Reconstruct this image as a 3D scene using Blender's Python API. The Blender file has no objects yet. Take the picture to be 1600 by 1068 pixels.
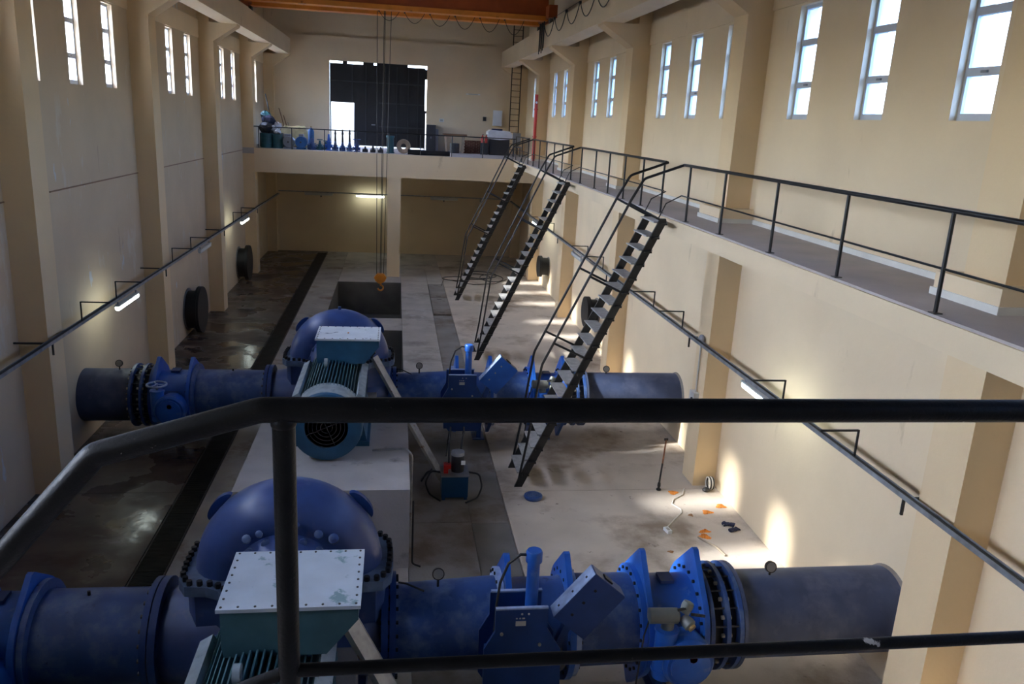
import bpy, math, random
from mathutils import Vector, Matrix
random.seed(7)
PI = math.pi
scene = bpy.context.scene
COL = scene.collection

# ------------------------------------------------------------------ camera
F_PX, YAW, PITCH, ROLL = 1267.37, .1504, -.2639, .0532
def cam_axes():
    cy, sy, cp, sp = math.cos(YAW), math.sin(YAW), math.cos(PITCH), math.sin(PITCH)
    F = Vector((sy*cp, cy*cp, sp)); R = Vector((cy, -sy, 0)); U = R.cross(F)
    c, s = math.cos(ROLL), math.sin(ROLL)
    return c*R + s*U, -s*R + c*U, F
cd = bpy.data.cameras.new('camera'); cam = bpy.data.objects.new('camera', cd); COL.objects.link(cam)
R_, U_, F_ = cam_axes()
mw = Matrix((R_, U_, -F_)).transposed().to_4x4(); mw.translation = (0, 0, 7.279)
cam.matrix_world = mw
cd.sensor_fit = 'HORIZONTAL'; cd.sensor_width = 36; cd.lens = 36*F_PX/1600; cd.clip_start = .05; cd.clip_end = 300
scene.camera = cam

# ------------------------------------------------------------------ sky, sun, exposure
SUN_DIR = Vector((13.5, .75, -8.5)).normalized()      # the way the light travels
w = bpy.data.worlds.new('sky'); scene.world = w; w.use_nodes = True
nt = w.node_tree; nt.nodes.clear()
sky = nt.nodes.new('ShaderNodeTexSky'); sky.sky_type = 'NISHITA'; sky.sun_disc = False
sky.sun_elevation = math.radians(31); sky.sun_rotation = math.radians(-90)
sky.air_density = 1.0; sky.dust_density = 5.0; sky.ozone_density = 1.5; sky.altitude = 300
bg = nt.nodes.new('ShaderNodeBackground'); bg.inputs['Strength'].default_value = 1.0
wo = nt.nodes.new('ShaderNodeOutputWorld')
wb = nt.nodes.new('ShaderNodeMix'); wb.data_type = 'RGBA'; wb.blend_type = 'MULTIPLY'; wb.inputs['Factor'].default_value = 1; wb.inputs['B'].default_value = (.72, .895, 1.30, 1)
nt.links.new(sky.outputs[0], wb.inputs['A']); nt.links.new(wb.outputs['Result'], bg.inputs[0]); nt.links.new(bg.outputs[0], wo.inputs[0])
sl = bpy.data.lights.new('sun', 'SUN'); sl.energy = 4.0; sl.angle = math.radians(2.6); sl.color = (1, .97, .93)
so = bpy.data.objects.new('sun', sl); COL.objects.link(so); so.location = (-30, 10, 25)
so.rotation_euler = SUN_DIR.to_track_quat('-Z', 'Y').to_euler()
vs = scene.view_settings
vs.view_transform = 'Standard'; vs.look = 'None'; vs.gamma = 1; vs.use_curve_mapping = False
vs.exposure = 2.5
cy_ = scene.cycles
cy_.use_denoising = True
cy_.max_bounces = 10; cy_.diffuse_bounces = 6; cy_.glossy_bounces = 3; cy_.transparent_max_bounces = 12
cy_.sample_clamp_indirect = 8; cy_.caustics_reflective = False; cy_.caustics_refractive = False

# ------------------------------------------------------------------ materials
MATS = {}
def M(name, col, rough=.6, metal=0., var=.18, scale=2.5, bump=0., bscale=30, stain=None, rough2=None, emit=None, spec=.5):
    m = bpy.data.materials.new(name); MATS[name] = m; m.use_nodes = True
    n, l = m.node_tree.nodes, m.node_tree.links
    b = n['Principled BSDF']
    tc = n.new('ShaderNodeTexCoord'); no = n.new('ShaderNodeTexNoise')
    no.inputs['Scale'].default_value = scale; no.inputs['Detail'].default_value = 6
    l.new(tc.outputs['Object'], no.inputs['Vector'])
    cr = n.new('ShaderNodeValToRGB'); e = cr.color_ramp.elements
    e[0].position = .3; e[1].position = .72
    e[0].color = tuple(max(0, c*(1-var)) for c in col)+(1,); e[1].color = tuple(min(1, c*(1+var)) for c in col)+(1,)
    l.new(no.outputs['Fac'], cr.inputs['Fac']); out = cr.outputs['Color']
    for st in (stain or []):
        sc, lo, hi, colr = st[:4]
        n2 = n.new('ShaderNodeTexNoise'); n2.inputs['Scale'].default_value = sc; n2.inputs['Detail'].default_value = 7
        n2.inputs['Roughness'].default_value = .62
        mp = n.new('ShaderNodeMapping'); mp.inputs['Location'].default_value = (sc*3.1, 4.7, 1.3*sc)
        if len(st) > 4: mp.inputs['Scale'].default_value = st[4]
        l.new(tc.outputs['Object'], mp.inputs['Vector']); l.new(mp.outputs[0], n2.inputs['Vector'])
        r2 = n.new('ShaderNodeValToRGB'); r2.color_ramp.elements[0].position = lo; r2.color_ramp.elements[1].position = hi
        l.new(n2.outputs['Fac'], r2.inputs['Fac'])
        mx = n.new('ShaderNodeMix'); mx.data_type = 'RGBA'
        l.new(r2.outputs['Color'], mx.inputs['Factor']); l.new(out, mx.inputs['A']); mx.inputs['B'].default_value = tuple(colr)+(1,)
        out = mx.outputs['Result']
    l.new(out, b.inputs['Base Color'])
    b.inputs['Metallic'].default_value = metal; b.inputs['Roughness'].default_value = rough
    b.inputs['Specular IOR Level'].default_value = spec
    if rough2 is not None:
        n3 = n.new('ShaderNodeTexNoise'); n3.inputs['Scale'].default_value = .8; n3.inputs['Detail'].default_value = 5
        l.new(tc.outputs['Object'], n3.inputs['Vector'])
        mr = n.new('ShaderNodeMapRange'); mr.inputs['From Min'].default_value = .42; mr.inputs['From Max'].default_value = .58
        mr.inputs['To Min'].default_value = rough; mr.inputs['To Max'].default_value = rough2
        l.new(n3.outputs['Fac'], mr.inputs['Value']); l.new(mr.outputs[0], b.inputs['Roughness'])
    if bump:
        nb = n.new('ShaderNodeTexNoise'); nb.inputs['Scale'].default_value = bscale; nb.inputs['Detail'].default_value = 4
        l.new(tc.outputs['Object'], nb.inputs['Vector'])
        bu = n.new('ShaderNodeBump'); bu.inputs['Strength'].default_value = bump; bu.inputs['Distance'].default_value = .02
        l.new(nb.outputs['Fac'], bu.inputs['Height']); l.new(bu.outputs[0], b.inputs['Normal'])
    if emit:
        b.inputs['Emission Color'].default_value = tuple(emit[0])+(1,); b.inputs['Emission Strength'].default_value = emit[1]
    return m
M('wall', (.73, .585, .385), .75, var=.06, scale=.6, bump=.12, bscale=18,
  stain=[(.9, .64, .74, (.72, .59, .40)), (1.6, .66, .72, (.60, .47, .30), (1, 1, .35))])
M('wall_left', (.575, .45, .30), .75, var=.08, scale=.6, bump=.12, bscale=18,  # wall paint darkened, this side's dimmer light put into the base colour
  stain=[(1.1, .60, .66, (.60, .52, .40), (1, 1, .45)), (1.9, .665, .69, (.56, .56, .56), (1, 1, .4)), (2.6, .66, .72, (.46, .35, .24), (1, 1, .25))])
M('ceiling_dark', (.10, .085, .07), .85, var=.15)
M('column_shade_ochre', (.72, .55, .33), .75, var=.06, scale=.6, bump=.12, bscale=18, stain=[(1.6, .68, .74, (.55, .40, .24), (1, 1, .35))])  # wall paint deepened: bounce-lit shade of the column sides put into colour
M('skirting', (.66, .64, .58), .5, var=.08)
M('walkway', (.42, .375, .355), .7, var=.12, scale=1.2, bump=.1, stain=[(.8, .55, .7, (.36, .34, .33))])
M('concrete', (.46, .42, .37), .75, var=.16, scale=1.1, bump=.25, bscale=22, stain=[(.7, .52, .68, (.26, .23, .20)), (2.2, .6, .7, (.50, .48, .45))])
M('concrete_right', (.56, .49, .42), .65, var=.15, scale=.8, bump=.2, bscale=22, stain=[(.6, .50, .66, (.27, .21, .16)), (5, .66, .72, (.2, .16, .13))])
M('concrete_dark', (.17, .16, .15), .8, var=.2, scale=1.5, bump=.25)
M('concrete_mid', (.25, .23, .21), .75, var=.18, scale=1.2, bump=.25, stain=[(1.1, .5, .66, (.17, .13, .10))])
M('pit_concrete', (.15, .14, .125), .85, var=.2, scale=1.5, bump=.25)
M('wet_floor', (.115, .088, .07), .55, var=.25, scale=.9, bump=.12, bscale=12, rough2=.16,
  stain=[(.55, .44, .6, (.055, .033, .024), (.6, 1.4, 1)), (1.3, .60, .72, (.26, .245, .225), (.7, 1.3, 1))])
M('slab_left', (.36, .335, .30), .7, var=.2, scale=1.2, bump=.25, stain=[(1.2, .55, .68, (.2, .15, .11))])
M('plinth', (.50, .47, .44), .7, var=.12, scale=1.4, bump=.2, stain=[(1.5, .6, .72, (.25, .23, .21))])
M('grate', (.045, .04, .036), .55, metal=.4, var=.3)
M('black_void', (.012, .012, .012), .9)
M('steel_black', (.008, .008, .009), .4, metal=.0, var=.3, scale=14, stain=[(22, .68, .74, (.10, .09, .085))], spec=.6)
M('rail_worn', (.006, .0055, .0055), .42, metal=0., var=.35, scale=16, bump=.1, bscale=120,
  stain=[(30, .68, .74, (.10, .09, .085)), (9, .62, .7, (.016, .012, .011)), (7, .70, .715, (.45, .43, .4))], spec=.2)
M('tread', (.42, .41, .40), .5, metal=.1, var=.2, scale=9, bump=.3, bscale=60)
M('pipe_navy', (.045, .063, .125), .52, var=.25, scale=2, stain=[(2.2, .5, .70, (.09, .105, .17)), (5, .68, .72, (.015, .02, .05))])
M('pipe_blue', (.026, .07, .225), .42, var=.25, scale=2.4, stain=[(1.9, .48, .66, (.12, .175, .29)), (3.5, .64, .70, (.012, .025, .10))])
M('pump_blue', (.042, .08, .235), .34, var=.22, scale=2.2, stain=[(3, .58, .72, (.09, .11, .24))])
M('valve_blue', (.017, .10, .42), .36, var=.2, scale=3, stain=[(3.4, .62, .74, (.10, .17, .42))])
M('valve_deep', (.009, .04, .17), .4, var=.2, scale=3)
M('dusty_blue', (.26, .34, .52), .6, var=.3, scale=6)
M('flange_edge', (.10, .15, .24), .5, var=.3, scale=6)
M('bolt', (.10, .095, .085), .5, metal=.6, var=.4, scale=30)
M('bolt_dark', (.02, .02, .022), .5, metal=.5)
M('bolt_zinc', (.36, .34, .28), .4, metal=.7)
M('sleeve', (.016, .017, .022), .5)
M('motor_teal', (.055, .135, .16), .45, var=.2, scale=3, stain=[(5, .64, .72, (.12, .2, .22))])
M('motor_blue', (.022, .10, .19), .45, var=.2, scale=3)
M('motor_dusty', (.30, .36, .38), .55, var=.25, scale=5, stain=[(6, .6, .7, (.1, .17, .18))])
M('box_lid', (.50, .56, .61), .5, var=.08, scale=3, stain=[(2.6, .60, .64, (.20, .31, .33))])
M('box_lid_white', (.66, .70, .72), .5, var=.08, scale=3, stain=[(3.6, .63, .67, (.2, .24, .26))])
M('fan_grille', (.025, .018, .02), .6, var=.3)
M('galv', (.36, .36, .35), .45, metal=.6, var=.2, scale=8, stain=[(5, .62, .68, (.22, .15, .1))])
M('tray_grey', (.28, .295, .31), .5, metal=.5, var=.25, scale=6)
M('actuator', (.17, .18, .165), .45, metal=.3, var=.2)
M('brass', (.45, .30, .12), .4, metal=.6)
M('gauge_rim', (.06, .055, .05), .4, metal=.7)
M('gauge_face', (.40, .39, .36), .5)
M('crane_orange', (.85, .30, .04), .45, var=.12, scale=2, stain=[(3, .62, .7, (.40, .11, .02))])
M('crane_orange_shaded', (.42, .085, .018), .5, var=.15)  # crane orange darkened: the girder web's shade put into the colour
M('hook_orange', (.80, .29, .03), .45, var=.15)
M('wire', (.035, .03, .026), .6)
M('cable', (.02, .02, .02), .6)
M('alu', (.50, .53, .58), .45, metal=.2, var=.06)
M('gate_black', (.012, .013, .016), .55, var=.2)
M('white', (.72, .74, .76), .5, var=.05)
M('white_cloth', (.68, .69, .72), .8, var=.1, scale=4)
M('cord_white', (.62, .60, .56), .55, var=.1)
M('lamp_body', (.52, .52, .5), .45, var=.06)
M('tube_lit', (.95, 1, .95), .4, var=0, emit=((.88, 1, .93), 2.2))
M('tube_off', (.55, .56, .54), .35, var=.05)
M('red', (.52, .03, .025), .4, var=.15)
M('rubber', (.012, .012, .013), .55, var=.3)
M('rust', (.22, .09, .045), .7, var=.3, scale=12)
M('orange_cloth', (.68, .23, .035), .85, var=.35, scale=25, bump=.5, bscale=60)
M('brown_cloth', (.33, .17, .08), .85, var=.35, scale=25)
M('navy_cloth', (.022, .025, .06), .85, var=.3, scale=20)
M('wood', (.25, .135, .07), .6, var=.25, scale=5)
M('wood_pale', (.38, .30, .22), .65, var=.2, scale=5)
M('brick', (.20, .085, .06), .8, var=.3, scale=9)
M('tarp', (.46, .40, .22), .75, var=.2, scale=5)
M('cabinet', (.035, .038, .046), .45, var=.15)
M('teal_paint', (.02, .10, .12), .45, var=.25)
M('blue_drum', (.03, .13, .34), .45, var=.2)
M('grey_metal', (.26, .27, .30), .45, metal=.3, var=.2)
M('hydro_blue', (.004, .05, .15), .4, var=.15)
M('ladder_steel', (.07, .05, .035), .6, metal=.4)
gl = bpy.data.materials.new('window_glass'); MATS['window_glass'] = gl; gl.use_nodes = True
n, l = gl.node_tree.nodes, gl.node_tree.links
n.remove(n['Principled BSDF'])
tr = n.new('ShaderNodeBsdfTransparent'); tr.inputs[0].default_value = (.93, .95, .96, 1)
tl = n.new('ShaderNodeBsdfTranslucent'); tl.inputs[0].default_value = (.8, .85, .9, 1)
mx = n.new('ShaderNodeMixShader'); mx.inputs[0].default_value = .14
nz = n.new('ShaderNodeTexNoise'); nz.inputs['Scale'].default_value = 6
mr = n.new('ShaderNodeMapRange'); mr.inputs['To Min'].default_value = .06; mr.inputs['To Max'].default_value = .22
l.new(nz.outputs['Fac'], mr.inputs['Value']); l.new(mr.outputs[0], mx.inputs[0])
l.new(tr.outputs[0], mx.inputs[1]); l.new(tl.outputs[0], mx.inputs[2]); l.new(mx.outputs[0], n['Material Output'].inputs[0])

# ------------------------------------------------------------------ mesh helpers
ORG = {}
class MB:
    def __init__(s): s.v = []; s.f = []
    def add(s, vs, fs):
        o = len(s.v); s.v += [tuple(q) for q in vs]; s.f += [tuple(i+o for i in f) for f in fs]; return s
    def box(s, x0, x1, y0, y1, z0, z1):
        return s.add([(x0,y0,z0),(x1,y0,z0),(x1,y1,z0),(x0,y1,z0),(x0,y0,z1),(x1,y0,z1),(x1,y1,z1),(x0,y1,z1)],
                     [(0,3,2,1),(4,5,6,7),(0,1,5,4),(1,2,6,5),(2,3,7,6),(3,0,4,7)])
    def obox(s, c, size, rot):
        c = Vector(c); h = [k/2 for k in size]; pts = []
        for z in (-1, 1):
            for x, y in ((-1,-1),(1,-1),(1,1),(-1,1)): pts.append(c + rot @ Vector((x*h[0], y*h[1], z*h[2])))
        return s.add(pts, [(0,3,2,1),(4,5,6,7),(0,1,5,4),(1,2,6,5),(2,3,7,6),(3,0,4,7)])
    def bar(s, p0, p1, wx, wy, up=(0,0,1)):
        p0, p1 = Vector(p0), Vector(p1); d = (p1-p0); L = d.length; d.normalize(); u = Vector(up)
        a = d.cross(u)
        if a.length < 1e-4: a = d.cross(Vector((1,0,0)))
        a.normalize(); b = a.cross(d)
        return s.obox((p0+p1)/2, (wx, L, wy), Matrix((a, d, b)).transposed())
    def lathe(s, prof, org, axis, n=24, arc=(0, 2*PI), ref=None, cap=True):
        ax = Vector(axis).normalized(); o = Vector(org)
        r0 = Vector(ref) if ref else (Vector((0,0,1)) if abs(ax.z) < .9 else Vector((1,0,0)))
        a = (r0 - ax*r0.dot(ax)).normalized(); b = ax.cross(a)
        full = abs(arc[1]-arc[0]-2*PI) < 1e-6; m = n if full else n+1
        vs, fs = [], []
        for t, r in prof:
            for i in range(m):
                th = arc[0] + (arc[1]-arc[0])*i/n
                vs.append(o + ax*t + a*(r*math.cos(th)) + b*(r*math.sin(th)))
        for k in range(len(prof)-1):
            for i in range(n):
                j = (i+1) % m
                fs.append((k*m+i, k*m+j, (k+1)*m+j, (k+1)*m+i))
        if full and cap:
            if prof[0][1] > 1e-6: fs.append(tuple(range(m-1, -1, -1)))
            if prof[-1][1] > 1e-6: fs.append(tuple((len(prof)-1)*m+i for i in range(m)))
        return s.add(vs, fs)
    def cyl(s, p0, p1, r, n=12, r1=None):
        p0, p1 = Vector(p0), Vector(p1); d = p1-p0
        return s.lathe([(0, r), (d.length, r if r1 is None else r1)], p0, d, n)
    def tube(s, pts, r, n=8, closed=False):
        P = [Vector(p) for p in pts]; N = len(P); vs, fs = [], []
        prev = None
        for i in range(N):
            if closed: t = (P[(i+1) % N]-P[i-1])
            else: t = (P[min(i+1, N-1)]-P[max(i-1, 0)])
            t.normalize()
            if prev is None:
                a = t.cross(Vector((0,0,1)))
                if a.length < 1e-3: a = t.cross(Vector((1,0,0)))
            else: a = prev - t*prev.dot(t)
            a.normalize(); b = t.cross(a); prev = a
            k = 1.0
            if 0 < i < N-1 and not closed:
                c = (P[i]-P[i-1]).normalized().dot((P[i+1]-P[i]).normalized()); k = 1
            for j in range(n):
                th = 2*PI*j/n; vs.append(P[i] + a*(r*k*math.cos(th)) + b*(r*k*math.sin(th)))
        for i in range(N if closed else N-1):
            for j in range(n):
                q = (i+1) % N
                fs.append((i*n+j, q*n+j, q*n+(j+1) % n, i*n+(j+1) % n))
        if not closed:
            fs.append(tuple(range(n))); fs.append(tuple((N-1)*n+j for j in range(n-1, -1, -1)))
        return s.add(vs, fs)
    def prism(s, poly, axis, t0, t1):
        def P(a, b, t): return {'x': (t, a, b), 'y': (a, t, b), 'z': (a, b, t)}[axis]
        k = len(poly)
        return s.add([P(a, b, t0) for a, b in poly] + [P(a, b, t1) for a, b in poly],
                     [tuple(range(k-1, -1, -1)), tuple(range(k, 2*k))] + [(i, (i+1) % k, k+(i+1) % k, k+i) for i in range(k)])
    def ell(s, c, r, n=14, m=8, half=False):
        rx, ry, rz = r if hasattr(r, '__len__') else (r, r, r)
        prof_n = m; vs = []; fs = []
        for k in range(m+1):
            ph = (PI/2 if half else PI)*k/m
            for i in range(n):
                th = 2*PI*i/n
                vs.append((c[0]+rx*math.sin(ph)*math.cos(th), c[1]+ry*math.sin(ph)*math.sin(th), c[2]+rz*math.cos(ph)))
        for k in range(m):
            for i in range(n):
                j = (i+1) % n; fs.append((k*n+i, (k+1)*n+i, (k+1)*n+j, k*n+j))
        return s.add(vs, fs)
    def mesh(s, name, org=(0,0,0), smooth=True):
        me = bpy.data.meshes.new(name); o = Vector(org)
        me.from_pydata([Vector(q)-o for q in s.v], [], s.f)
        import bmesh
        bm = bmesh.new(); bm.from_mesh(me); bmesh.ops.remove_doubles(bm, verts=bm.verts, dist=1e-5)
        bmesh.ops.recalc_face_normals(bm, faces=bm.faces); bm.to_mesh(me); bm.free()
        if smooth:
            for p in me.polygons: p.use_smooth = True
            me.set_sharp_from_angle(angle=math.radians(38))
        return me
    def build(s, name, mat, parent=None, org=None, smooth=True, label=None, cat=None, group=None, kind=None):
        o_ = ORG[parent.name] if parent else Vector(org or (0,0,0))
        me = s.mesh(name, o_, smooth); me.materials.append(MATS[mat])
        ob = bpy.data.objects.new(name, me); COL.objects.link(ob); ORG[ob.name] = o_
        if parent: ob.parent = parent
        else: ob.location = o_
        tag(ob, label, cat, group, kind); return ob
def tag(o, label=None, cat=None, group=None, kind=None):
    if label: o['label'] = label
    if cat: o['category'] = cat
    if group: o['group'] = group
    if kind: o['kind'] = kind
    return o
def thing(name, org, label=None, cat=None, group=None, kind=None):
    e = bpy.data.objects.new(name, None); COL.objects.link(e); e.location = org; e.empty_display_size = .2
    ORG[e.name] = Vector(org); return tag(e, label, cat, group, kind)
def copy_tree(o, delta=(0,0,0), parent=None, **t):
    c = o.copy(); COL.objects.link(c); c.parent = parent
    if parent is None:
        c.location = o.location + Vector(delta)
        for k, v in t.items(): c[k] = v
    for ch in list(o.children): copy_tree(ch, parent=c)
    return c
def holed(axis, a, b, y0, y1, z0, z1, holes):
    """wall slab between planes a (room side) and b, spanning (y,z), with rectangular openings"""
    ys = sorted({y0, y1} | {h[i] for h in holes for i in (0, 1)}); zs = sorted({z0, z1} | {h[i] for h in holes for i in (2, 3)})
    def P(t, y, z): return (t, y, z) if axis == 'x' else (y, t, z)
    m = MB()
    def solid(i, j):
        if i < 0 or j < 0 or i >= len(ys)-1 or j >= len(zs)-1: return False
        cy, cz = (ys[i]+ys[i+1])/2, (zs[j]+zs[j+1])/2
        return not any(h[0] < cy < h[1] and h[2] < cz < h[3] for h in holes)
    for i in range(len(ys)-1):
        for j in range(len(zs)-1):
            if not solid(i, j): continue
            A, B, C_, D = ys[i], ys[i+1], zs[j], zs[j+1]
            for t in (a, b): m.add([P(t,A,C_), P(t,B,C_), P(t,B,D), P(t,A,D)], [(0,1,2,3)])
            for (di, dj, e) in ((-1,0,((A,C_),(A,D))), (1,0,((B,C_),(B,D))), (0,-1,((A,C_),(B,C_))), (0,1,((A,D),(B,D)))):
                if not solid(i+di, j+dj):
                    (p, q), (r, s_) = e
                    m.add([P(a,p,q), P(a,r,s_), P(b,r,s_), P(b,p,q)], [(0,1,2,3)])
    return m

# ------------------------------------------------------------------ dimensions
XL, XR, XD, XC = -6.70, 6.85, -6.20, 6.36
ZW, XE = 5.62, 5.42                    # gallery level, gallery edge
YP, YB, YN0, ZT = 37.95, 44.8, -4.0, 14.2
BAY, CW = 7.6, .65
COLS = [BAY*k for k in range(0, 6)]

# ------------------------------------------------------------------ floor
floor = MB().box(XL-.3, XR+.3, YN0-.3, YB+.3, -2.2, -2.0).build('floor', 'concrete_dark', kind='structure', smooth=False)
G = .012
def slab(x0, x1, y0, y1, mat, top=0., name='slab'):
    return MB().box(x0+G/2, x1-G/2, y0+G/2, y1-G/2, -.25, top).build(name, mat, floor, smooth=False)
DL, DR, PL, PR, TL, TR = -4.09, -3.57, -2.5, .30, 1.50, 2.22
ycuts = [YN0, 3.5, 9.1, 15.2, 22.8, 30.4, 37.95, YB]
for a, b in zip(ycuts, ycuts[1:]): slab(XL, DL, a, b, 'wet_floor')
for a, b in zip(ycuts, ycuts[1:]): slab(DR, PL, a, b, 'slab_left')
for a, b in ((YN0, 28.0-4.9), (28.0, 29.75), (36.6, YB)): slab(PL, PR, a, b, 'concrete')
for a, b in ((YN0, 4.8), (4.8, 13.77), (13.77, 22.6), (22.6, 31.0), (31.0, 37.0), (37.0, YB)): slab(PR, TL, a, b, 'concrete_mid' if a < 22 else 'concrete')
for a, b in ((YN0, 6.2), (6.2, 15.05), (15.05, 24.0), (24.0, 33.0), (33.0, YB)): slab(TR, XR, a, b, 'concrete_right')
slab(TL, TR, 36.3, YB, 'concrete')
for a, b in ((YN0, 6.5), (6.5, 13.77), (13.77, 22.5), (22.5, 30.45)): slab(TL, TR, a, b, 'concrete_dark' if a < 13 else 'concrete_mid', -.035, 'trench_bed')
slab(TL, TR, 30.45, 36.3, 'concrete_mid', -.12, 'trench_bed')
# drain channel with grate panels
MB().box(DL, DR, YN0, 44.3, -.3, -.22).build('channel_bed', 'black_void', floor, smooth=False)
slab(DL, DR, 44.3, YB, 'wet_floor')
gm = MB()
gm.box(DL+.01, DL+.035, 0, .99, -.05, 0); gm.box(DR-.035, DR-.01, 0, .99, -.05, 0)
for k in range(22): gm.box(DL+.03, DR-.03, .02+k*.0445, .034+k*.0445, -.04, -.002)
gme = gm.mesh('grate_panel', smooth=False); gme.materials.append(MATS['grate'])
for k in range(48):
    o = bpy.data.objects.new('grate_panel', gme); COL.objects.link(o); o.parent = floor; o.location = (0, YN0+k*1.0+.3, 0)
# the two open foundation pits
def pit(y0, y1, d):
    m = MB(); t = .06
    m.box(PL, PR, y0, y1, -d-.1, -d); m.box(PL-t, PL, y0, y1, -d, -.02); m.box(PR, PR+t, y0, y1, -d, -.02)
    m.box(PL, PR, y0-t, y0, -d, -.02); m.box(PL, PR, y1, y1+t, -d, -.02)
    return m.build('pit_lining', 'pit_concrete', floor, smooth=False)
pit(29.75, 36.6, 1.5); pit(23.1, 28.0, 1.6)

# ------------------------------------------------------------------ walls and windows
WW, WZ0, WZ1 = .74, 7.58, 9.46
def centres(side):
    off = .1
    L = [b+3.85+off*(1 if side > 0 else .3)+d for b in (-7.6, 0, 7.6, 15.2, 22.8, 30.4) for d in (-2.22, 0, 2.22)] + [39.75, 41.9]
    return [c for c in L if c > YN0+.8]
def wall_side(name, xi, xo, side, mat):
    holes = [(c-WW/2, c+WW/2, WZ0, WZ1) for c in centres(side)]
    return holed('x', xi, xo, YN0, YB+.34, -.25, ZT, holes).build(name, mat, kind='structure', smooth=False)
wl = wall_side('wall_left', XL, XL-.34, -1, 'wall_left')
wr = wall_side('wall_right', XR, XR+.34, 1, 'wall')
GX0, GX1, GZ1 = -3.45, 1.56, 9.88
rear = holed('y', YB, YB+.34, XL, XR, -.25, 11.05, [(GX0, GX1, ZW, GZ1)]).build('wall_rear', 'wall', kind='structure', smooth=False)
MB().box(XL, XR, YB+.14, YB+.34, 11.05, ZT).build('upper_wall', 'wall', rear, smooth=False)
MB().box(XL-.34, XR+.34, YN0-.34, YN0, -.25, ZT).build('wall_near', 'wall', kind='structure', smooth=False)
MB().box(XL-.34, XR+.34, YN0-.34, YB+.34, ZT, ZT+.3).build('ceiling', 'ceiling_dark', kind='structure', smooth=False)

win_n = 0
def window(side, c):
    """aluminium three-light window: frame, two transoms, bottom sash, panes"""
    global win_n; win_n += 1
    xi = XR if side > 0 else XL; f0, f1 = xi+side*.10, xi+side*.17
    y0, y1 = c-WW/2, c+WW/2; t = .055
    wn = thing('window_%d' % win_n, (xi+side*.13, c, WZ0), kind='structure')
    m = MB(); a, b = min(f0, f1), max(f0, f1)
    m.box(a, b, y0, y0+t, WZ0, WZ1); m.box(a, b, y1-t, y1, WZ0, WZ1); m.box(a, b, y0+t, y1-t, WZ0, WZ0+.09); m.box(a, b, y0+t, y1-t, WZ1-t, WZ1)
    m.build('window_frame', 'alu', wn, smooth=False)
    zt1, zt2 = WZ0+.58, WZ0+1.28
    for zt in (zt1, zt2):
        MB().box(a, b, y0+t, y1-t, zt-.05, zt+.05).build('transom', 'alu', wn, smooth=False)
    h = MB().box(min(f0, f0-side*.03), max(f0, f0-side*.03), c-.05, c+.05, zt1-.02, zt1+.01); h.build('latch', 'grey_metal', wn, smooth=False)
    xm = (a+b)/2
    for z0, z1 in ((WZ0+.09, zt1-.05), (zt1+.05, zt2-.05), (zt2+.05, WZ1-t)):
        MB().box(xm-.004, xm+.004, y0+t, y1-t, z0, z1).build('pane', 'window_glass', wn, smooth=False)
    la = bpy.data.lights.new('window_portal', 'AREA'); la.shape = 'RECTANGLE'; la.size = WZ1-WZ0; la.size_y = WW; la.cycles.is_portal = True
    lo = bpy.data.objects.new('window_portal', la); COL.objects.link(lo); lo.location = (xi+side*.3, c, (WZ0+WZ1)/2)
    lo.rotation_euler = (0, PI/2*side, 0)
for c in centres(-1): window(-1, c)
for c in centres(1): window(1, c)
la = bpy.data.lights.new('door_portal', 'AREA'); la.shape = 'RECTANGLE'; la.size = GX1-GX0; la.size_y = GZ1-ZW; la.cycles.is_portal = True
lo = bpy.data.objects.new('door_portal', la); COL.objects.link(lo); lo.location = ((GX0+GX1)/2, YB+.33, (GZ1+ZW)/2); lo.rotation_euler = (-PI/2, 0, 0)

# columns with crane corbels, crane beams (parts of their walls)
ZB0, ZB1, BI = 10.02, 10.80, 5.45
def column(y, side, wall):
    xi, xc = (XR, XC) if side > 0 else (XL, XD)
    bi = side*(BI if side > 0 else BI-.08)
    m = MB()
    prof = [(xi, -.2), (xc, -.2), (xc, 9.42), (bi+side*.04, ZB0-.06), (bi+side*.04, ZB0), (xc, ZB0), (xc+side*.12, ZB0+.02), (xc+side*.12, ZT), (xi, ZT)]
    m.prism(prof, 'y', y, y+CW); c = m.build('column', 'column_shade_ochre', wall, smooth=False)
    if side > 0:
        MB().box(6.16, XR, y-.22, y+CW+.2, ZW, ZW+.27).build('column_base', 'wall', wall, smooth=False)
        MB().box(6.135, XR, y-.245, y+CW+.225, ZW, ZW+.085).build('base_skirting', 'skirting', wall, smooth=False)
for y in COLS:
    column(y, -1, wl); column(y, 1, wr)
for side, wall in ((-1, wl), (1, wr)):
    bi = side*(BI if side > 0 else BI-.08); xs = sorted((bi, bi+side*.6))
    MB().box(xs[0], xs[1], YN0, YB-.02, ZB0, ZB1).build('crane_beam', 'wall', wall, smooth=False)
    r = bi+side*.3
    MB().box(r-.035, r+.035, YN0, YB-.05, ZB1, ZB1+.09).build('crane_rail', 'rust', wall, smooth=False)
    # end pilaster in the rear corner
    xi, xc = (XR, XC) if side > 0 else (XL, XD)
    MB().prism([(xi, -.2), (xc, -.2), (xc, 9.42), (bi+side*.04, ZB0-.06), (bi+side*.04, ZB0), (xi, ZB0)], 'y', YB-.38, YB).build('column', 'column_shade_ochre', wall, smooth=False)
for k, b in enumerate(COLS[1:-1]):
    MB().box(XL, XL+.022, b+1.95, b+BAY, 5.49, 5.515).build('wall_ledge', 'wood', wl, smooth=False)
# line of the lintel above the windows
for b in COLS:
    for side, wall, xi in ((-1, wl, XL), (1, wr, XR)):
        e = min(b+BAY, YB-.4)
        xs = sorted((xi, xi-side*.03)); MB().box(xs[0], xs[1], b+CW, e, WZ1+.04, WZ1+.62).build('lintel_band', 'wall', wall, smooth=False)

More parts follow.
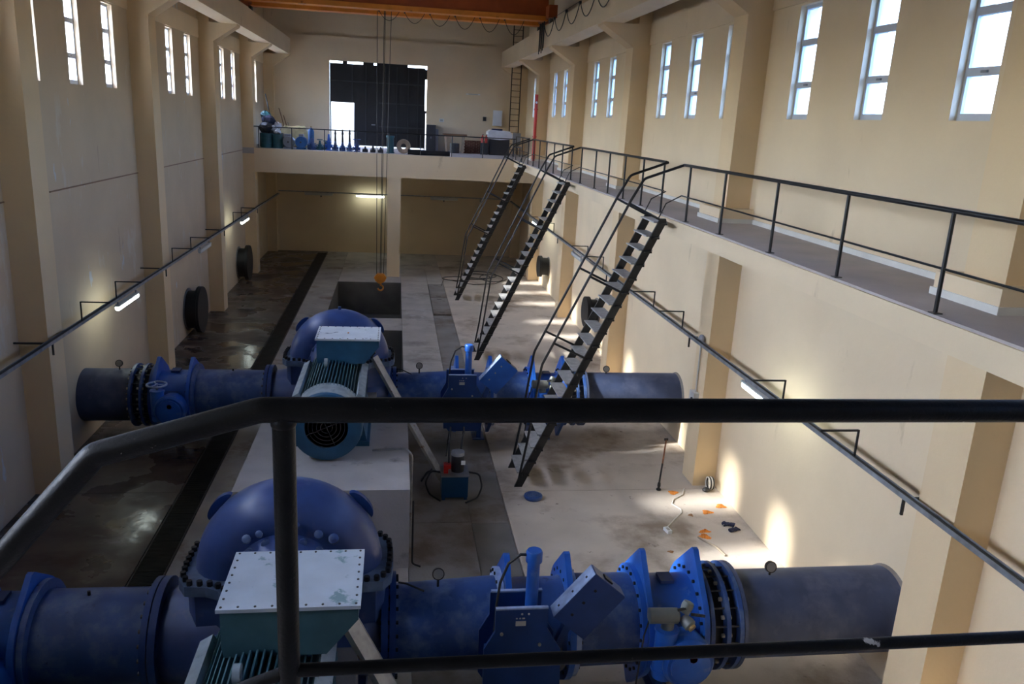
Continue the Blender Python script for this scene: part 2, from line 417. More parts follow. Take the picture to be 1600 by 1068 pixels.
# ------------------------------------------------------------------ galleries
walk = MB().box(XE, XR, YN0, YP, ZW-.22, ZW).build('trim_1', 'walkway', kind='structure', smooth=False, label='grey floored gallery walkway along the right wall')
MB().prism([(XE-.03, 5.30), (XE+.22, 5.30), (XE+.22, 5.40), (XR, 5.40), (XR, 5.41), (XE+.22, ZW-.03), (XE-.03, ZW-.03)], 'y', YN0, YP).build('fascia', 'wall', walk, smooth=False)
MB().box(XR-.02, XR, YN0, YP, ZW, ZW+.085).build('baseboard_right', 'skirting', kind='structure', smooth=False)
plat = MB().box(XL, XR, YP+.04, YB, ZW-.25, ZW).build('trim_2', 'walkway', kind='structure', smooth=False, label='raised concrete platform across the far end of the hall')
MB().box(XD, XR, YP, YP+.35, 4.58, ZW-.002).build('front_beam', 'wall', plat, smooth=False)
MB().box(-.36, .24, YP+.002, YP+.6, -.2, 4.6).build('pillar', 'wall', plat, smooth=False)
near_g = MB().box(-1.75, XE, YN0, 1.86, ZW-.3, ZW).build('trim_3', 'walkway', kind='structure', smooth=False, label='near gallery slab')

# ------------------------------------------------------------------ gate in the rear wall
gate = thing('door_1', ((GX0+GX1)/2, YB+.12, ZW), kind='structure')
gy0, gy1 = YB+.10, YB+.18
DX0, DX1, DZ1 = GX0+.05, -2.20, 7.84      # open wicket door
def gbox(name, x0, x1, z0, z1, y0=gy0, y1=gy1, mat='gate_black', p=gate): return MB().box(x0, x1, y0, y1, z0, z1).build(name, mat, p, smooth=False)
MID = -.95
lf = gbox('gate_leaf', GX0+.06, MID, DZ1, GZ1-.12)
gbox('gate_leaf_lower', DX1, MID, ZW+.07, DZ1)
gbox('wicket_frame', GX0+.02, GX0+.07, ZW, GZ1-.10)
rt = gbox('gate_leaf', MID, GX1-.09, ZW+.07, GZ1-.12)
for x in (-2.3, -1.6, -.6, 0, .6, 1.1):
    gbox('gate_stile', x-.025, x+.025, DZ1 if x < DX1+.05 else ZW+.1, GZ1-.14, gy0-.035, gy0+.001, 'cabinet')
for z in (6.7, 7.9, 8.9):
    gbox('gate_rail', MID+.02, GX1-.1, z-.03, z+.03, gy0-.04, gy0+.001, 'cabinet')
gbox('gate_rail', GX0+.07, MID-.02, 8.87, 8.93, gy0-.04, gy0+.001, 'cabinet')
for x0, x1 in ((-2.78, -2.55), (-1.75, -1.2), (-1.05, .55)):
    gbox('gate_top_seal', x0, x1, GZ1-.13, GZ1)
gbox('gate_side_seal', GX1-.10, GX1, 9.2, 9.7); gbox('gate_side_seal', GX1-.10, GX1-.05, ZW, 7.5); gbox('gate_hinge', GX1-.10, GX1, 7.5, 7.62)
gbox('gate_handle', -1.3, -1.1, 6.75, 6.8, gy0-.08, gy0, 'grey_metal')

# ------------------------------------------------------------------ railings
def rail_y(x, y0, y1, posts, label, ext0=None, ext1=None):
    """railing along the gallery edge; ext = extra points the handrail runs on to (down to a stair)"""
    t = thing('gallery_railing', (x, y0, ZW), label, 'railing', 'railings along the right gallery')
    MB().tube([(x, y0, ZW+1.04), (x, y1, ZW+1.04)], .027, 10).build('top_rail', 'steel_black', t)
    MB().tube([(x, y0, ZW+.46), (x, y1, ZW+.46)], .013, 8).build('mid_rail', 'steel_black', t)
    for p in posts:
        m = MB().cyl((x, p, ZW), (x, p, ZW+1.03), .022, 10); m.box(x-.05, x+.05, p-.05, p+.05, ZW, ZW+.012)
        m.build('post', 'steel_black', t)
    return t
RX = XE+.05
rail_y(RX, -3.0, 15.25, [-2.2, -.3, 1.6, 3.5, 5.45, 7.40, 9.35, 11.25, 13.2, 14.9], 'black tube railing on the right gallery, the long nearest run before the nearest staircase')
rail_y(RX, 16.35, 24.4, [16.45, 17.9, 19.4, 20.9, 22.4, 24.2], 'black tube railing on the right gallery between the nearest and the middle staircase')
rail_y(RX, 25.5, 33.15, [25.6, 27.1, 28.6, 30.1, 31.6, 33.0], 'black tube railing on the right gallery between the middle and the farthest staircase')
rail_y(RX, 34.25, YP+.1, [34.35, 36.1, YP+.05], 'short black tube railing on the right gallery beyond the farthest staircase')
t = thing('platform_railing', (-6.1, YP+.1, ZW), 'thin black railing along the front edge of the far raised platform', 'railing')
MB().tube([(XD, YP+.1, ZW+.92), (RX, YP+.1, ZW+.92)], .022, 8).build('top_rail', 'steel_black', t)
for k in range(9):
    x = -6.0+k*1.42; MB().cyl((x, YP+.1, ZW), (x, YP+.1, ZW+.92), .02, 8).build('post', 'steel_black', t)
# the near gallery's railing, right in front of the viewer
t = thing('gallery_railing', (-.25, 1.72, ZW), 'thick worn black handrail with post and thinner mid rail, close up in the foreground', 'railing')
def arc_join(P, r=.05, k=4):
    out = [P[0]]
    for a, b, c in zip(P, P[1:], P[2:]):
        a, b, c = Vector(a), Vector(b), Vector(c); u = (a-b).normalized(); w_ = (c-b).normalized()
        for i in range(k+1):
            s = i/k; p = b+u*r*(1-s)**2+w_*r*s**2; out.append(p)
    return out+[P[-1]]
MB().tube(arc_join([(4.9, 1.72, 6.648), (-.285, 1.72, 6.648), (-.632, 1.72, 6.545), (-1.62, 1.72, 5.40)], .012, 3), .0285, 20).build('top_rail', 'rail_worn', t)
for x in (-.236, 2.25, 4.6):
    MB().cyl((x, 1.72, ZW), (x, 1.72, 6.64), .0255, 20).build('post', 'rail_worn', t)
MB().tube(arc_join([(4.9, 1.72, 6.0), (-.235, 1.72, 5.985), (-.40, 1.72, 5.92), (-1.0, 1.72, 5.22)], .012, 3), .0165, 16).build('mid_rail', 'rail_worn', t)
for x in (-.236, 2.25): MB().lathe([(-.010, .0255), (-.004, .0285), (.004, .0285), (.010, .0255)], (x, 1.72, 6.619), (0,0,1), 16).build('weld_bead', 'rail_worn', t)

# ------------------------------------------------------------------ staircases
SX, SL = 2.58, (2.57, 5.60)
Ls = math.hypot(*SL); dx, dz = SL[0]/Ls, SL[1]/Ls; px, pz = -dz, dx
def stair(y, label):
    t = thing('steel_staircase', (SX, y, 0), label, 'staircase', 'steep steel staircases up to the right gallery')
    def S(s, h=0): return (SX+dx*s+px*h, dz*s+pz*h)
    W = .95
    for yy in (0, W):
        poly = [(SX-.06, 0), (SX+.10, 0), S(Ls, -.08), (S(Ls)[0]+.05, SL[1]+.03), S(Ls, .07), S(.25, .07)]
        MB().prism(poly, 'y', y+yy-.022, y+yy+.022).build('stringer', 'steel_black', t, smooth=False)
    N = 20
    for k in range(N):
        z = .30+k*(5.30-.05)/(N-1); x = SX+z*SL[0]/SL[1]
        m = MB().box(x-.15, x+.13, y+.022, y+W-.022, z-.012, z+.012); tr_ = m.build('tread', 'tread', t, smooth=False)
        for yy in (-.08, W+.02): MB().box(x-.05, x+.09, y+yy, y+yy+.06, z-.04, z-.005).build('tread_bracket', 'steel_black', tr_, smooth=False)
    h = .77
    for yy, e in ((0, 0), (W, .1)):
        top = S(Ls, h); p = [(RX, y+yy, ZW+1.04), (4.70, y+yy, 6.37), (top[0]+.02, y+yy, top[1]+.02)]
        lo = S(2.55, h)
        p += [(lo[0], y+yy, lo[1]), (SX+.16, y+yy, 1.0), (SX+.02, y+yy, .12)]
        MB().tube(arc_join(p, .06), .026, 8).build('handrail', 'steel_black', t)
        for s in (Ls-.02, 4.55, 3.05):
            a, b = S(s, h), S(s, .02)
            MB().tube([(a[0], y+yy, a[1]), (b[0], y+yy, b[1])], .023, 8).build('post', 'steel_black', t)
        b = S(Ls, .1)
        MB().tube([(b[0], y+yy, b[1]), (b[0]+.12, y+yy, b[1]+.28), (RX, y+yy, ZW+.46)], .012, 8).build('mid_rail_end', 'steel_black', t)
    return t
stair(15.27, 'steep black steel staircase nearest the viewer, grey open treads')
stair(24.42, 'steep black steel staircase in the middle of the three')
stair(33.15, 'steep black steel staircase farthest away, by the raised platform')

# ------------------------------------------------------------------ cable trays and wall lamps
def tray(name, x, y0, y1, z, side, brackets, hangers, label):
    t = thing(name, (x, y0, z), label, 'cable tray')
    m = MB(); m.box(x-.05, x+.05, y0, y1, z-.012, z); m.box(x-.05, x-.042, y0, y1, z, z+.05); m.box(x+.042, x+.05, y0, y1, z, z+.05)
    m.build('tray_channel', 'tray_grey', t, smooth=False)
    for k, dxx in enumerate((-.02, .012)):
        MB().tube([(x+dxx, y0+.02, z+.03), (x+dxx, y1-.02, z+.03)], .016, 6).build('cable', 'cable', t)
    for y in brackets:     # inverted-L arms that the lamps hang from
        m = MB().box(x-.012, x+.012, y-.012, y+.012, z+.03, z+.42); xo = x-side*.55
        m.box(min(x, xo), max(x, xo), y-.012, y+.012, z+.40, z+.424)
        m.build('bracket', 'steel_black', t, smooth=False)
    for y in hangers:
        xw = XR if side > 0 else XL
        m = MB().box(min(x, xw), max(x, xw), y-.015, y+.015, z-.045, z-.012); m.box(x-.015, x+.015, y-.015, y+.015, z-.24, z-.012)
        m.build('hanger', 'steel_black', t, smooth=False)
    return t
TXL, TXR = -6.05, 6.2
tray('cable_tray', TXL, YN0+.3, YB-.6, 3.06, -1, [9.0, 11.1, 16.45, 18.5, 23.2, 25.3, 31.9, 33.6], [6.8, 15.0, 22.5, 30.2, 37.4], 'grey cable tray running along the left wall in front of the columns')
tray('cable_tray', TXR, YN0+.3, YB-.6, 3.12, 1, [9.45, 11.6, 16.4, 18.45, 23.5, 25.6, 31.5, 33.5], [8.3, 15.9, 23.0, 30.6], 'grey cable tray running along the right wall below the gallery')
t = thing('cable_tray', (0, YB-.5, 3.1), 'dim cable tray across the rear wall below the raised platform', 'cable tray')
MB().box(TXL, TXR, YB-.55, YB-.45, 3.19, 3.24).build('tray_channel', 'tray_grey', t, smooth=False)
for x in (-3.9, -.2, 2.6, 4.6): MB().box(x-.02, x+.02, YB-.5, YB, 2.95, 3.19).build('hanger', 'steel_black', t, smooth=False)
def lamp(c, ax, lit, label):
    """batten lamp with rounded diffuser; ax = long axis"""
    t = thing('fluorescent_lamp', c, label, 'lamp', 'batten lamps on the cable trays')
    a = Vector(ax); L = .74; c = Vector(c)
    mw = Matrix((Vector((0,0,1)).cross(a)*-1, a, Vector((0,0,1)))).transposed()
    MB().obox(c+Vector((0,0,.06)), (.11, 2*L, .035), mw).build('housing', 'lamp_body', t, smooth=False)
    m = MB(); p = [(-L, 0), (-L+.02, .045), (-L+.06, .062), (L-.06, .062), (L-.02, .045), (L, 0)]
    m.lathe(p, c, a, 14); m.build('diffuser', 'tube_lit' if lit else 'tube_off', t)
    for s in (-1, 1): MB().obox(c+a*(s*(L-.1))+Vector((0,0,.10)), (.03, .05, .07), mw).build('clip', 'grey_metal', t, smooth=False)
    return t
Y = (0, 1, 0); X = (1, 0, 0)
lamp((TXL+.02, 19.15, 2.88), Y, 1, 'lit white tube lamp on the left wall tray, the nearest lit one')
lamp((TXL+.02, 34.2, 2.88), Y, 1, 'lit white tube lamp far along the left wall tray')
lamp((TXL+.02, 27.0, 2.88), Y, 0, 'unlit tube lamp on the left wall tray between the two lit ones')
lamp((TXR-.02, 12.3, 3.0), Y, 1, 'lit white tube lamp on the right wall tray partly behind the foreground handrail')
lamp((TXR-.02, 35.6, 2.98), Y, 1, 'lit white tube lamp far along the right wall tray behind the middle staircase')
lamp((TXR-.02, 27.0, 2.95), Y, 0, 'unlit tube lamp on the right wall tray behind the nearest staircase')
lamp((-1.33, YB-.5, 3.10), X, 1, 'lit white tube lamp on the rear wall behind the hoist ropes')
lamp((-4.0, YB-.5, 3.10), X, 0, 'unlit tube lamp on the rear wall in the left bay under the platform')
lamp((2.6, YB-.5, 3.10), X, 0, 'unlit tube lamp on the rear wall in the right bay under the platform')
t = thing('junction_box', (XC-.06, 15.6, 3.15), 'grey junction box with conduit down the right column to a switch', 'switch')
MB().ell((XC-.07, 15.45, 3.18), (.07, .09, .09), 10, 6).build('box', 'grey_metal', t)
MB().cyl((XC-.03, 15.55, 3.1), (XC-.03, 15.55, 2.0), .016, 8).build('conduit', 'cord_white', t)
MB().box(XC-.11, XC, 15.42, 15.68, 1.72, 2.0).build('switch_body', 'lamp_body', t, smooth=False)
MB().cyl((XC-.14, 15.5, 1.86), (XC-.10, 15.5, 1.86), .035, 10).build('switch_knob', 'cabinet', t)

# ------------------------------------------------------------------ capped pipe stubs in the walls
def stub(side, y, z, ln, label, k=1.):
    xw = XR if side > 0 else XL
    t = thing('pipe_stub', (xw, y, z), label, 'pipe', 'capped pipe stubs in the side walls'); s = -side
    MB().lathe([(0, .62*k), (ln-.09, .62*k)], (xw, y, z), (s,0,0), 28).build('stub_pipe', 'rubber', t)
    MB().lathe([(ln-.10, .62*k), (ln-.10, .76*k), (ln-.03, .76*k), (ln-.03, .735*k), (ln-.015, .735*k), (ln-.015, .76*k), (ln+.05, .76*k), (ln+.05, 0)], (xw, y, z), (s,0,0), 32).build('blind_flange', 'rubber', t)
    MB().lathe([(.0, .70*k), (.03, .70*k), (.03, .62*k)], (xw, y, z), (s,0,0), 28).build('wall_collar', 'concrete_mid', t)
stub(-1, 27.25, .80, .42, 'black capped pipe stub low in the left wall, the nearer one')
stub(-1, 36.2, .80, .42, 'black capped pipe stub low in the left wall, the farther one')
stub(1, 26.3, 1.2, .38, 'black capped pipe stub in the right wall behind the nearest staircase', .68)
stub(1, 35.5, 1.12, .42, 'black capped pipe stub in the right wall behind the middle staircase', .62)

# ------------------------------------------------------------------ the pump lines
ZP, RP = 1.02, .58
def ring_bolts(m, x, yc, zc, R, n, r, hl, axis='x'):
    for k in range(n):
        th = 2*PI*(k+.5)/n
        p = (x, yc+R*math.cos(th), zc+R*math.sin(th))
        m.lathe([(-hl, r), (hl, r)], p, (1,0,0), 6)
def flange_disc(x0, x1, R, yc, ri=None): return MB().lathe([(x0, RP*.8), (x0, R-.012), (x0+.012, R), (x1-.012, R), (x1, R-.012), (x1, RP*.8)], (0, yc, ZP), (1,0,0), 40)
def ear_plate(x0, x1, yc, R=.735, tip=1.0, bot=1.0):
    pts = []
    a0 = math.acos(R/tip); a1 = math.acos(R/bot)
    n = 14
    for i in range(n+1):
        th = PI/2-a0-(PI-a0-a1)*i/n; pts.append((yc+R*math.cos(th), ZP+R*math.sin(th)))
    pts.append((yc+.03, ZP-bot)); pts.append((yc-.03, ZP-bot))
    for i in range(n+1):
        th = -PI/2-a1-(PI-a0-a1)*i/n; pts.append((yc+R*math.cos(th), ZP+R*math.sin(th)))
    pts.append((yc-.03, ZP+tip)); pts.append((yc+.03, ZP+tip))
    return MB().prism(pts, 'x', x0, x1)
def gauge(par, x, yc, r=RP, h=.15):
    zt = ZP+r
    g = MB().cyl((x, yc, zt-.02), (x, yc, zt+h), .016, 8).build('gauge_stem', 'gauge_rim', par)
    MB().lathe([(-.02, .07), (-.02, .078), (.025, .078), (.025, .066)], (x, yc, zt+h+.05), (0,-1,.3), 18, cap=False).build('gauge_case', 'gauge_rim', g)
    MB().lathe([(.02, .0), (.02, .066)], (x, yc, zt+h+.05), (0,-1,.3), 18).build('gauge_dial', 'gauge_face', g)
def pipe(x0, x1, yc, r0, r1, mat, label, group=None):
    t = thing('pipe_section', ((x0+x1)/2, yc, ZP), label, 'pipe', group)
    MB().lathe([(x0, r0), (x1, r1)], (0, yc, ZP), (1,0,0), 48).build('pipe_shell', mat, t)
    return t
def support(par, x, yc, mat='valve_deep'):
    m = MB().prism([(yc-.16, 0), (yc+.16, 0), (yc+.30, ZP-RP*.75), (yc-.30, ZP-RP*.75)], 'x', x-.05, x+.05)
    m.box(x-.14, x+.14, yc-.24, yc+.24, 0, .03); m.build('support_leg', mat, par, smooth=False)

def pump_line(yc, W, near):
    XO = -1.20; ZS = 1.95                      # pump centre x, shaft height
    # ---- left: pipe stub from the wall, dismantling joint, gear valve, pipe to the pump
    t = pipe(XL+.002, -5.62+(.22 if near else 0), yc, RP, RP, 'pipe_navy', 'dark blue pipe coming out of the left wall, %s pump line' % W)
    gauge(t, -5.95, yc, RP, .09)
    def joint(xa, xb, label):
        t = thing('dismantling_joint', ((xa+xb)/2, yc, ZP), label, 'pipe joint')
        d = xb-xa
        MB().lathe([(xa, .57), (xb, .57)], (0, yc, ZP), (1,0,0), 40).build('sleeve', 'sleeve', t)
        for f in (.0, .48, .88):
            MB().lathe([(xa+d*f, .57), (xa+d*f, .70), (xa+d*f+.055, .70), (xa+d*f+.055, .57)], (0, yc, ZP), (1,0,0), 40).build('joint_ring', 'pipe_blue', t)
        m = MB()
        for k in range(18):
            th = 2*PI*k/18; y, z = yc+.645*math.cos(th), ZP+.645*math.sin(th)
            m.cyl((xa-.05, y, z), (xb+.06, y, z), .013, 6)
        m.build('tie_rods', 'bolt', t, kind='stuff')
        m = MB()
        for f in (-.05, .40, .62, 1.04): ring_bolts(m, xa+d*f, yc, ZP, .645, 18, .028, .018)
        m.build('nuts', 'bolt_zinc', t, kind='stuff')
    DXL = .22 if near else 0.
    joint(-5.62+DXL, -5.16+DXL, 'bolted dismantling joint beside the left wall, %s pump line' % W)
    def gear_valve(xa, xb, label, mirror=1):
        t = thing('butterfly_valve', ((xa+xb)/2, yc, 0), label, 'valve'); xm = (xa+xb)/2
        MB().lathe([(xa, .60), (xa+.08, .56), (xb-.08, .56), (xb, .60)], (0, yc, ZP), (1,0,0), 40).build('body', 'valve_blue', t)
        for x in (xa, xb-.07):
            MB_ = ear_plate(x, x+.07, yc, .735, 1.0 if mirror > 0 else .88); MB_.build('ear_flange', 'valve_blue', t, smooth=False)
        MB().lathe([(xa-.075, .56), (xa-.075, .70), (xa-.005, .70), (xa-.005, .56)], (0, yc, ZP), (1,0,0), 40).build('counter_flange', 'valve_blue', t)
        m = MB()
        for x in (xa-.07, xb-.07): ring_bolts(m, x, yc, ZP, .645, 22, .024, .03)
        m.build('flange_bolts', 'bolt_dark', t, kind='stuff')
        # gearbox hanging on the viewer's side, its round cover, the input shaft housing
        MB().lathe([(-.62, .30), (-.80, .33), (-.95, .33), (-1.0, .29), (-1.0, 0)], (xm+.05, yc, .98), (0,1,0), 28).build('gear_case', 'valve_blue', t)
        cv = MB().lathe([(0, .25), (.03, .25), (.04, .22), (.04, 0)], (xm+.05, yc-1.0, .98), (0,-1,0), 28).build('gear_cover', 'valve_blue', t)
        MB().lathe([(.041, .0), (.041, .05)], (xm+.05+.02, yc-1.0, 1.10), (0,-1,0), 8).build('red_mark', 'red', cv)
        MB().cyl((xm-.22, yc-.80, .72), (xm-.22, yc-.80, 1.40), .135, 20).build('input_tower', 'valve_blue', t)
        for z in (.80, 1.36): MB().lathe([(0, .15), (.035, .15)], (xm-.22, yc-.80, z), (0,0,1), 20).build('tower_collar', 'valve_blue', t)
        MB().box(xm-.13, xm+.13, yc-.66, yc-.45, ZP-.25, ZP+.25).build('side_trunnion', 'valve_deep', t, smooth=False)
        MB().box(xm-.10, xm+.08, yc-.12, yc+.1, ZP+.555, ZP+.60).build('name_plate', 'valve_deep', t, smooth=False)
        support(t, xm, yc)
        if mirror > 0:         # electric actuator
            a = thing('valve_actuator', (xm-.15, yc-.8, 1.44), 'grey motor actuator with hand knobs on the %s pump line, right side' % W, 'actuator')
            z = 1.58
            MB().lathe([(-.26, .06), (-.25, .095), (.1, .095), (.12, .07)], (xm-.22, yc-.82, z), (1,-.05,0), 18).build('motor_case', 'actuator', a)
            MB().cyl((xm-.22, yc-.80, 1.40), (xm-.22, yc-.80, z), .08, 16).build('neck', 'actuator', a)
            MB().lathe([(0, .06), (.09, .075), (.14, .065), (.16, 0)], (xm-.04, yc-.84, z+.05), (.35,.1,.9), 18).build('control_head', 'actuator', a)
            MB().lathe([(0, .06), (.08, .08), (.13, .08), (.15, .06), (.15, 0)], (xm-.05, yc-.84, z-.02), (.45,-.75,-.35), 18).build('drive_case', 'actuator', a)
            MB().lathe([(0, .05), (.03, .05), (.03, 0)], (xm+.018, yc-.958, z-.075), (.45,-.75,-.35), 14).build('end_cap', 'brass', a)
            MB().tube([(xm-.14, yc-.86, z+.10), (xm-.05, yc-.88, z+.13), (xm+.02, yc-.88, z+.1)], .018, 6).build('cable_loop', 'cable', a)
            MB().cyl((xm+.05, yc-.84, z+.02), (xm+.22, yc-.86, z+.0), .02, 8).build('hand_shaft', 'bolt', a)
            MB().tube([(xm-.46, yc-.82, z-.02), (xm-.53, yc-.86, z-.25), (xm-.57, yc-.9, z-.7), (xm-.60, yc-.9, .3), (xm-.6, yc-.85, .02)], .012, 6).build('cable_drop', 'cable', a)
        else:                  # hand wheel
            MB().tube([(xm-.22+.2*math.cos(q), yc-.80+.2*math.sin(q), 1.52) for q in [2*PI*i/20 for i in range(20)]], .022, 8, True).build('hand_wheel', 'dusty_blue', t)
            m = MB()
            for q in range(3): m.cyl((xm-.22, yc-.8, 1.52), (xm-.22+.2*math.cos(q*2.094), yc-.8+.2*math.sin(q*2.094), 1.52), .014, 6)
            m.cyl((xm-.22, yc-.8, 1.40), (xm-.22, yc-.8, 1.54), .025, 8); m.build('wheel_spokes', 'dusty_blue', t)
    gear_valve(-5.14+DXL, -4.36+DXL, 'blue butterfly valve with hand wheel left of the %s pump' % W, -1)
    MBp = pipe(-4.36+DXL, -2.76, yc, .575, .565, 'pipe_blue', 'blue pipe between the hand wheel valve and the %s pump' % W)
    MB().lathe([(-4.35+DXL, .565), (-4.35+DXL, .70), (-4.28+DXL, .70), (-4.28+DXL, .565)], (0, yc, ZP), (1,0,0), 40).build('flange', 'pipe_blue', MBp)
    MB().lathe([(-2.83, .56), (-2.83, .69), (-2.76, .69), (-2.76, .56)], (0, yc, ZP), (1,0,0), 44).build('flange', 'valve_deep', MBp)
    m = MB(); ring_bolts(m, -2.76, yc, ZP, .635, 24, .026, .10); m.build('flange_bolts', 'bolt', MBp, kind='stuff')
    MB().cyl((-3.55, yc, ZP+.55), (-3.55, yc, ZP+.62), .02, 8).build('gauge_port', 'bolt_dark', MBp)
    # ---- the pump
    p = thing('centrifugal_pump', (XO, yc, 0), 'big blue split case pump with arched volute casing, %s pump line' % W, 'pump')
    m = MB()                                     # upper volute: fat half ring about the shaft, growing slightly
    NS, NT = 30, 20; vs, fs = [], []
    for i in range(NS+1):
        th = -.06+(PI+.12)*i/NS
        Rm, rm, hw = .70, .40, .46
        for j in range(NT):
            q = 2*PI*j/NT; rr = Rm+rm*math.cos(q)
            vs.append((XO+rr*math.cos(th), yc+hw*math.sin(q), ZS+rr*math.sin(th)))
    for i in range(NS):
        for j in range(NT): fs.append((i*NT+j, (i+1)*NT+j, (i+1)*NT+(j+1) % NT, i*NT+(j+1) % NT))
    fs += [tuple(range(NT)), tuple(NS*NT+j for j in range(NT-1, -1, -1))]
    m.add(vs, fs); up = m.build('upper_volute', 'pump_blue', p)
    # hub and suction bells along the shaft (upper half)
    MB().lathe([(-1.02, .20), (-1.02, .30), (-.92, .42), (-.55, .62), (-.3, .66), (.3, .66), (.55, .62), (.92, .42), (1.02, .30), (1.02, .20)], (XO, yc, ZS), (0,1,0), 28, (-PI/2, PI/2)).build('suction_cover', 'pump_blue', p)
    m = MB()
    for k in range(9):
        th = PI*(k+.5)/9; m.lathe([(0, .05), (.05, .05), (.06, .035), (.06, 0)], (XO+.60*math.cos(th), yc-.52, ZS+.60*math.sin(th)), (0, -1, .2), 10)
    for x, z, r in ((XO-.42, .60, .05), (XO-.28, .66, .04), (XO-.05, .74, .045), (XO+.14, .76, .035), (XO+.38, .64, .05), (XO+.55, .58, .06)):
        m.lathe([(0, r), (.05, r), (.06, r*.6), (.06, 0)], (x, yc-.50, ZS+z), (0, -.75, .65), 10)
    m.build('plugs', 'pipe_blue', p, kind='stuff')
    for s in (-1, 1):                            # lifting ears
        pts = []
        for i in range(13):
            q = PI*i/12; pts.append((math.cos(q)*.21, math.sin(q)*.10))
        ang = PI/2-s*math.radians(50); c, sn = math.cos(ang-PI/2), math.sin(ang-PI/2)
        bx, bz = XO+1.08*math.cos(ang), ZS+1.08*math.sin(ang)
        MB().prism([(bx+a*c-b*sn, bz+a*sn+b*c) for a, b in pts], 'y', yc+.12, yc+.20).build('lifting_ear', 'valve_deep', p)
    MB().cyl((XO, yc, ZS+1.08), (XO, yc, ZS+1.16), .035, 8).build('vent_plug', 'valve_deep', p)
    # split flange plate with bolts
    def outline(o):
        a, b, cc, dd = 1.17+o, .50+o, .60+o, 1.0+o
        P = []
        for sx, sy in ((1,1),(-1,1),(-1,-1),(1,-1)):
            q = [(a, b*.2), (a-.02, b*.7), (a-.12, b), (cc+.22, b+.02), (cc+.06, b+.10), (cc-.02, b+.25), (cc-.14, dd-.1), (cc-.3, dd), (cc-.5, dd)]
            q = [(XO+sx*x, yc+sy*y) for x, y in q]
            P += q if sx*sy > 0 else q[::-1]
        return P
    MB().prism(outline(.065), 'z', ZS-.07, ZS+.055).build('split_flange', 'flange_edge', p, smooth=False)
    bm_ = MB(); Q = outline(.025)
    k = 0; acc = 0
    for a, b in zip(Q, Q[1:]+Q[:1]):
        L = math.hypot(b[0]-a[0], b[1]-a[1]); s = -acc
        while s < L:
            if s >= 0: bm_.lathe([(0, .034), (.06, .034)], (a[0]+(b[0]-a[0])*s/L, a[1]+(b[1]-a[1])*s/L, ZS+.055), (0,0,1), 6)
            s += .115
        acc = (acc+L) % .115 if L else acc
    bm_.build('casing_bolts', 'bolt_dark', p, kind='stuff')
    # lower casing with the two nozzles
    m = MB()
    m.prism(outline(-.02), 'z', ZS-.55, ZS-.06)
    m.build('lower_casing', 'pump_blue', p)
    MB().lathe([(-2.76, .55), (-2.70, .56), (-2.45, .60), (-2.0, .66), (-1.2, .68), (-.5, .66), (-.25, .58), (-.05, .52), (0.0, .52)], (0, yc, ZP), (1,0,0), 44).build('nozzle_body', 'pump_blue', p)
    for x0, x1, R in ((-2.745, -2.66, .69), (-.10, -.015, .66)):
        MB().lathe([(x0, .5), (x0, R), (x1, R), (x1, .5)], (0, yc, ZP), (1,0,0), 44).build('nozzle_flange', 'valve_deep', p)
    for x in (XO-.7, XO+.7): MB().box(x-.22, x+.22, yc-.55, yc+.55, 0, .55).build('foot', 'pump_blue', p, smooth=False)
    for s in (-1, 1):
        MB().lathe([(.95, .22), (1.12, .22), (1.22, .17), (1.35, .17), (1.35, 0)], (XO, yc, ZS), (0, s, 0), 20).build('bearing_housing', 'valve_deep', p)
    MB().cyl((XO, yc-1.3, ZS), (XO, yc-1.75, ZS), .075, 14).build('shaft', 'bolt', p)
    # ---- concrete plinth and motor
    py0, py1 = yc-5.85, yc-2.62
    MB().box(PL, PR, py0, py1, 0, 1.43).build('motor_plinth', 'plinth', org=((PL+PR)/2, (py0+py1)/2, 0), smooth=False, label='grey concrete plinth under the motor of the %s pump' % W, cat='plinth')
    MB().box(-1.95, -.35, py1, yc-.98, 0, 1.43).build('motor_base_block', 'concrete_dark', org=(-1.15, yc-1.8, 0), smooth=False, label='dark base block between motor and pump, %s pump line' % W, cat='base')
    XM, RM, ZM = -1.12, .57, 2.06
    ya, yb = yc-4.72, yc-1.72
    mo = thing('electric_motor', (XM, (ya+yb)/2, 1.43), 'teal finned electric motor with terminal box driving the %s pump' % W, 'motor')
    MB().lathe([(ya+.5, RM-.06), (yb-.25, RM-.06)], (XM, 0, ZM), (0,1,0), 40).build('stator', 'motor_teal', mo)
    m = MB()
    for k in range(44):
        th = math.radians(-35+250*k/43); c, s = math.cos(th), math.sin(th)
        m.obox((XM+(RM-.01)*c, (ya+.52+yb-.28)/2, ZM+(RM-.01)*s), (.11, yb-ya-.82, .016), Matrix.Rotation(-th, 3, 'Y'))
    m.build('cooling_fins', 'motor_teal', mo, smooth=False, kind='stuff')
    MB().lathe([(yb-.27, RM-.05), (yb-.27, RM+.02), (yb-.2, RM+.02), (yb-.1, RM-.12), (yb, .3), (yb, .1)], (XM, 0, ZM), (0,1,0), 40).build('drive_end_shield', 'motor_blue', mo)
    MB().lathe([(ya+.62, RM), (ya+.62, RM+.045), (ya+.10, RM+.045)], (XM, 0, ZM), (0,1,0), 44, cap=False).build('fan_cowl', 'motor_dusty', mo)
    MB().lathe([(ya+.10, RM+.045), (ya+.02, RM+.03), (ya, RM), (ya, .37), (ya+.05, .37)], (XM, 0, ZM), (0,1,0), 44, cap=False).build('cowl_face', 'motor_blue', mo)
    gr = MB().lathe([(ya+.045, 0), (ya+.045, .40)], (XM, 0, ZM), (0,1,0), 32).build('fan_intake', 'fan_grille', mo)
    m = MB()
    for rr in (.10, .17, .24, .31, .37): m.tube([(XM+rr*math.cos(2*PI*i/28), ya+.012, ZM+rr*math.sin(2*PI*i/28)) for i in range(28)], .007, 5, True)
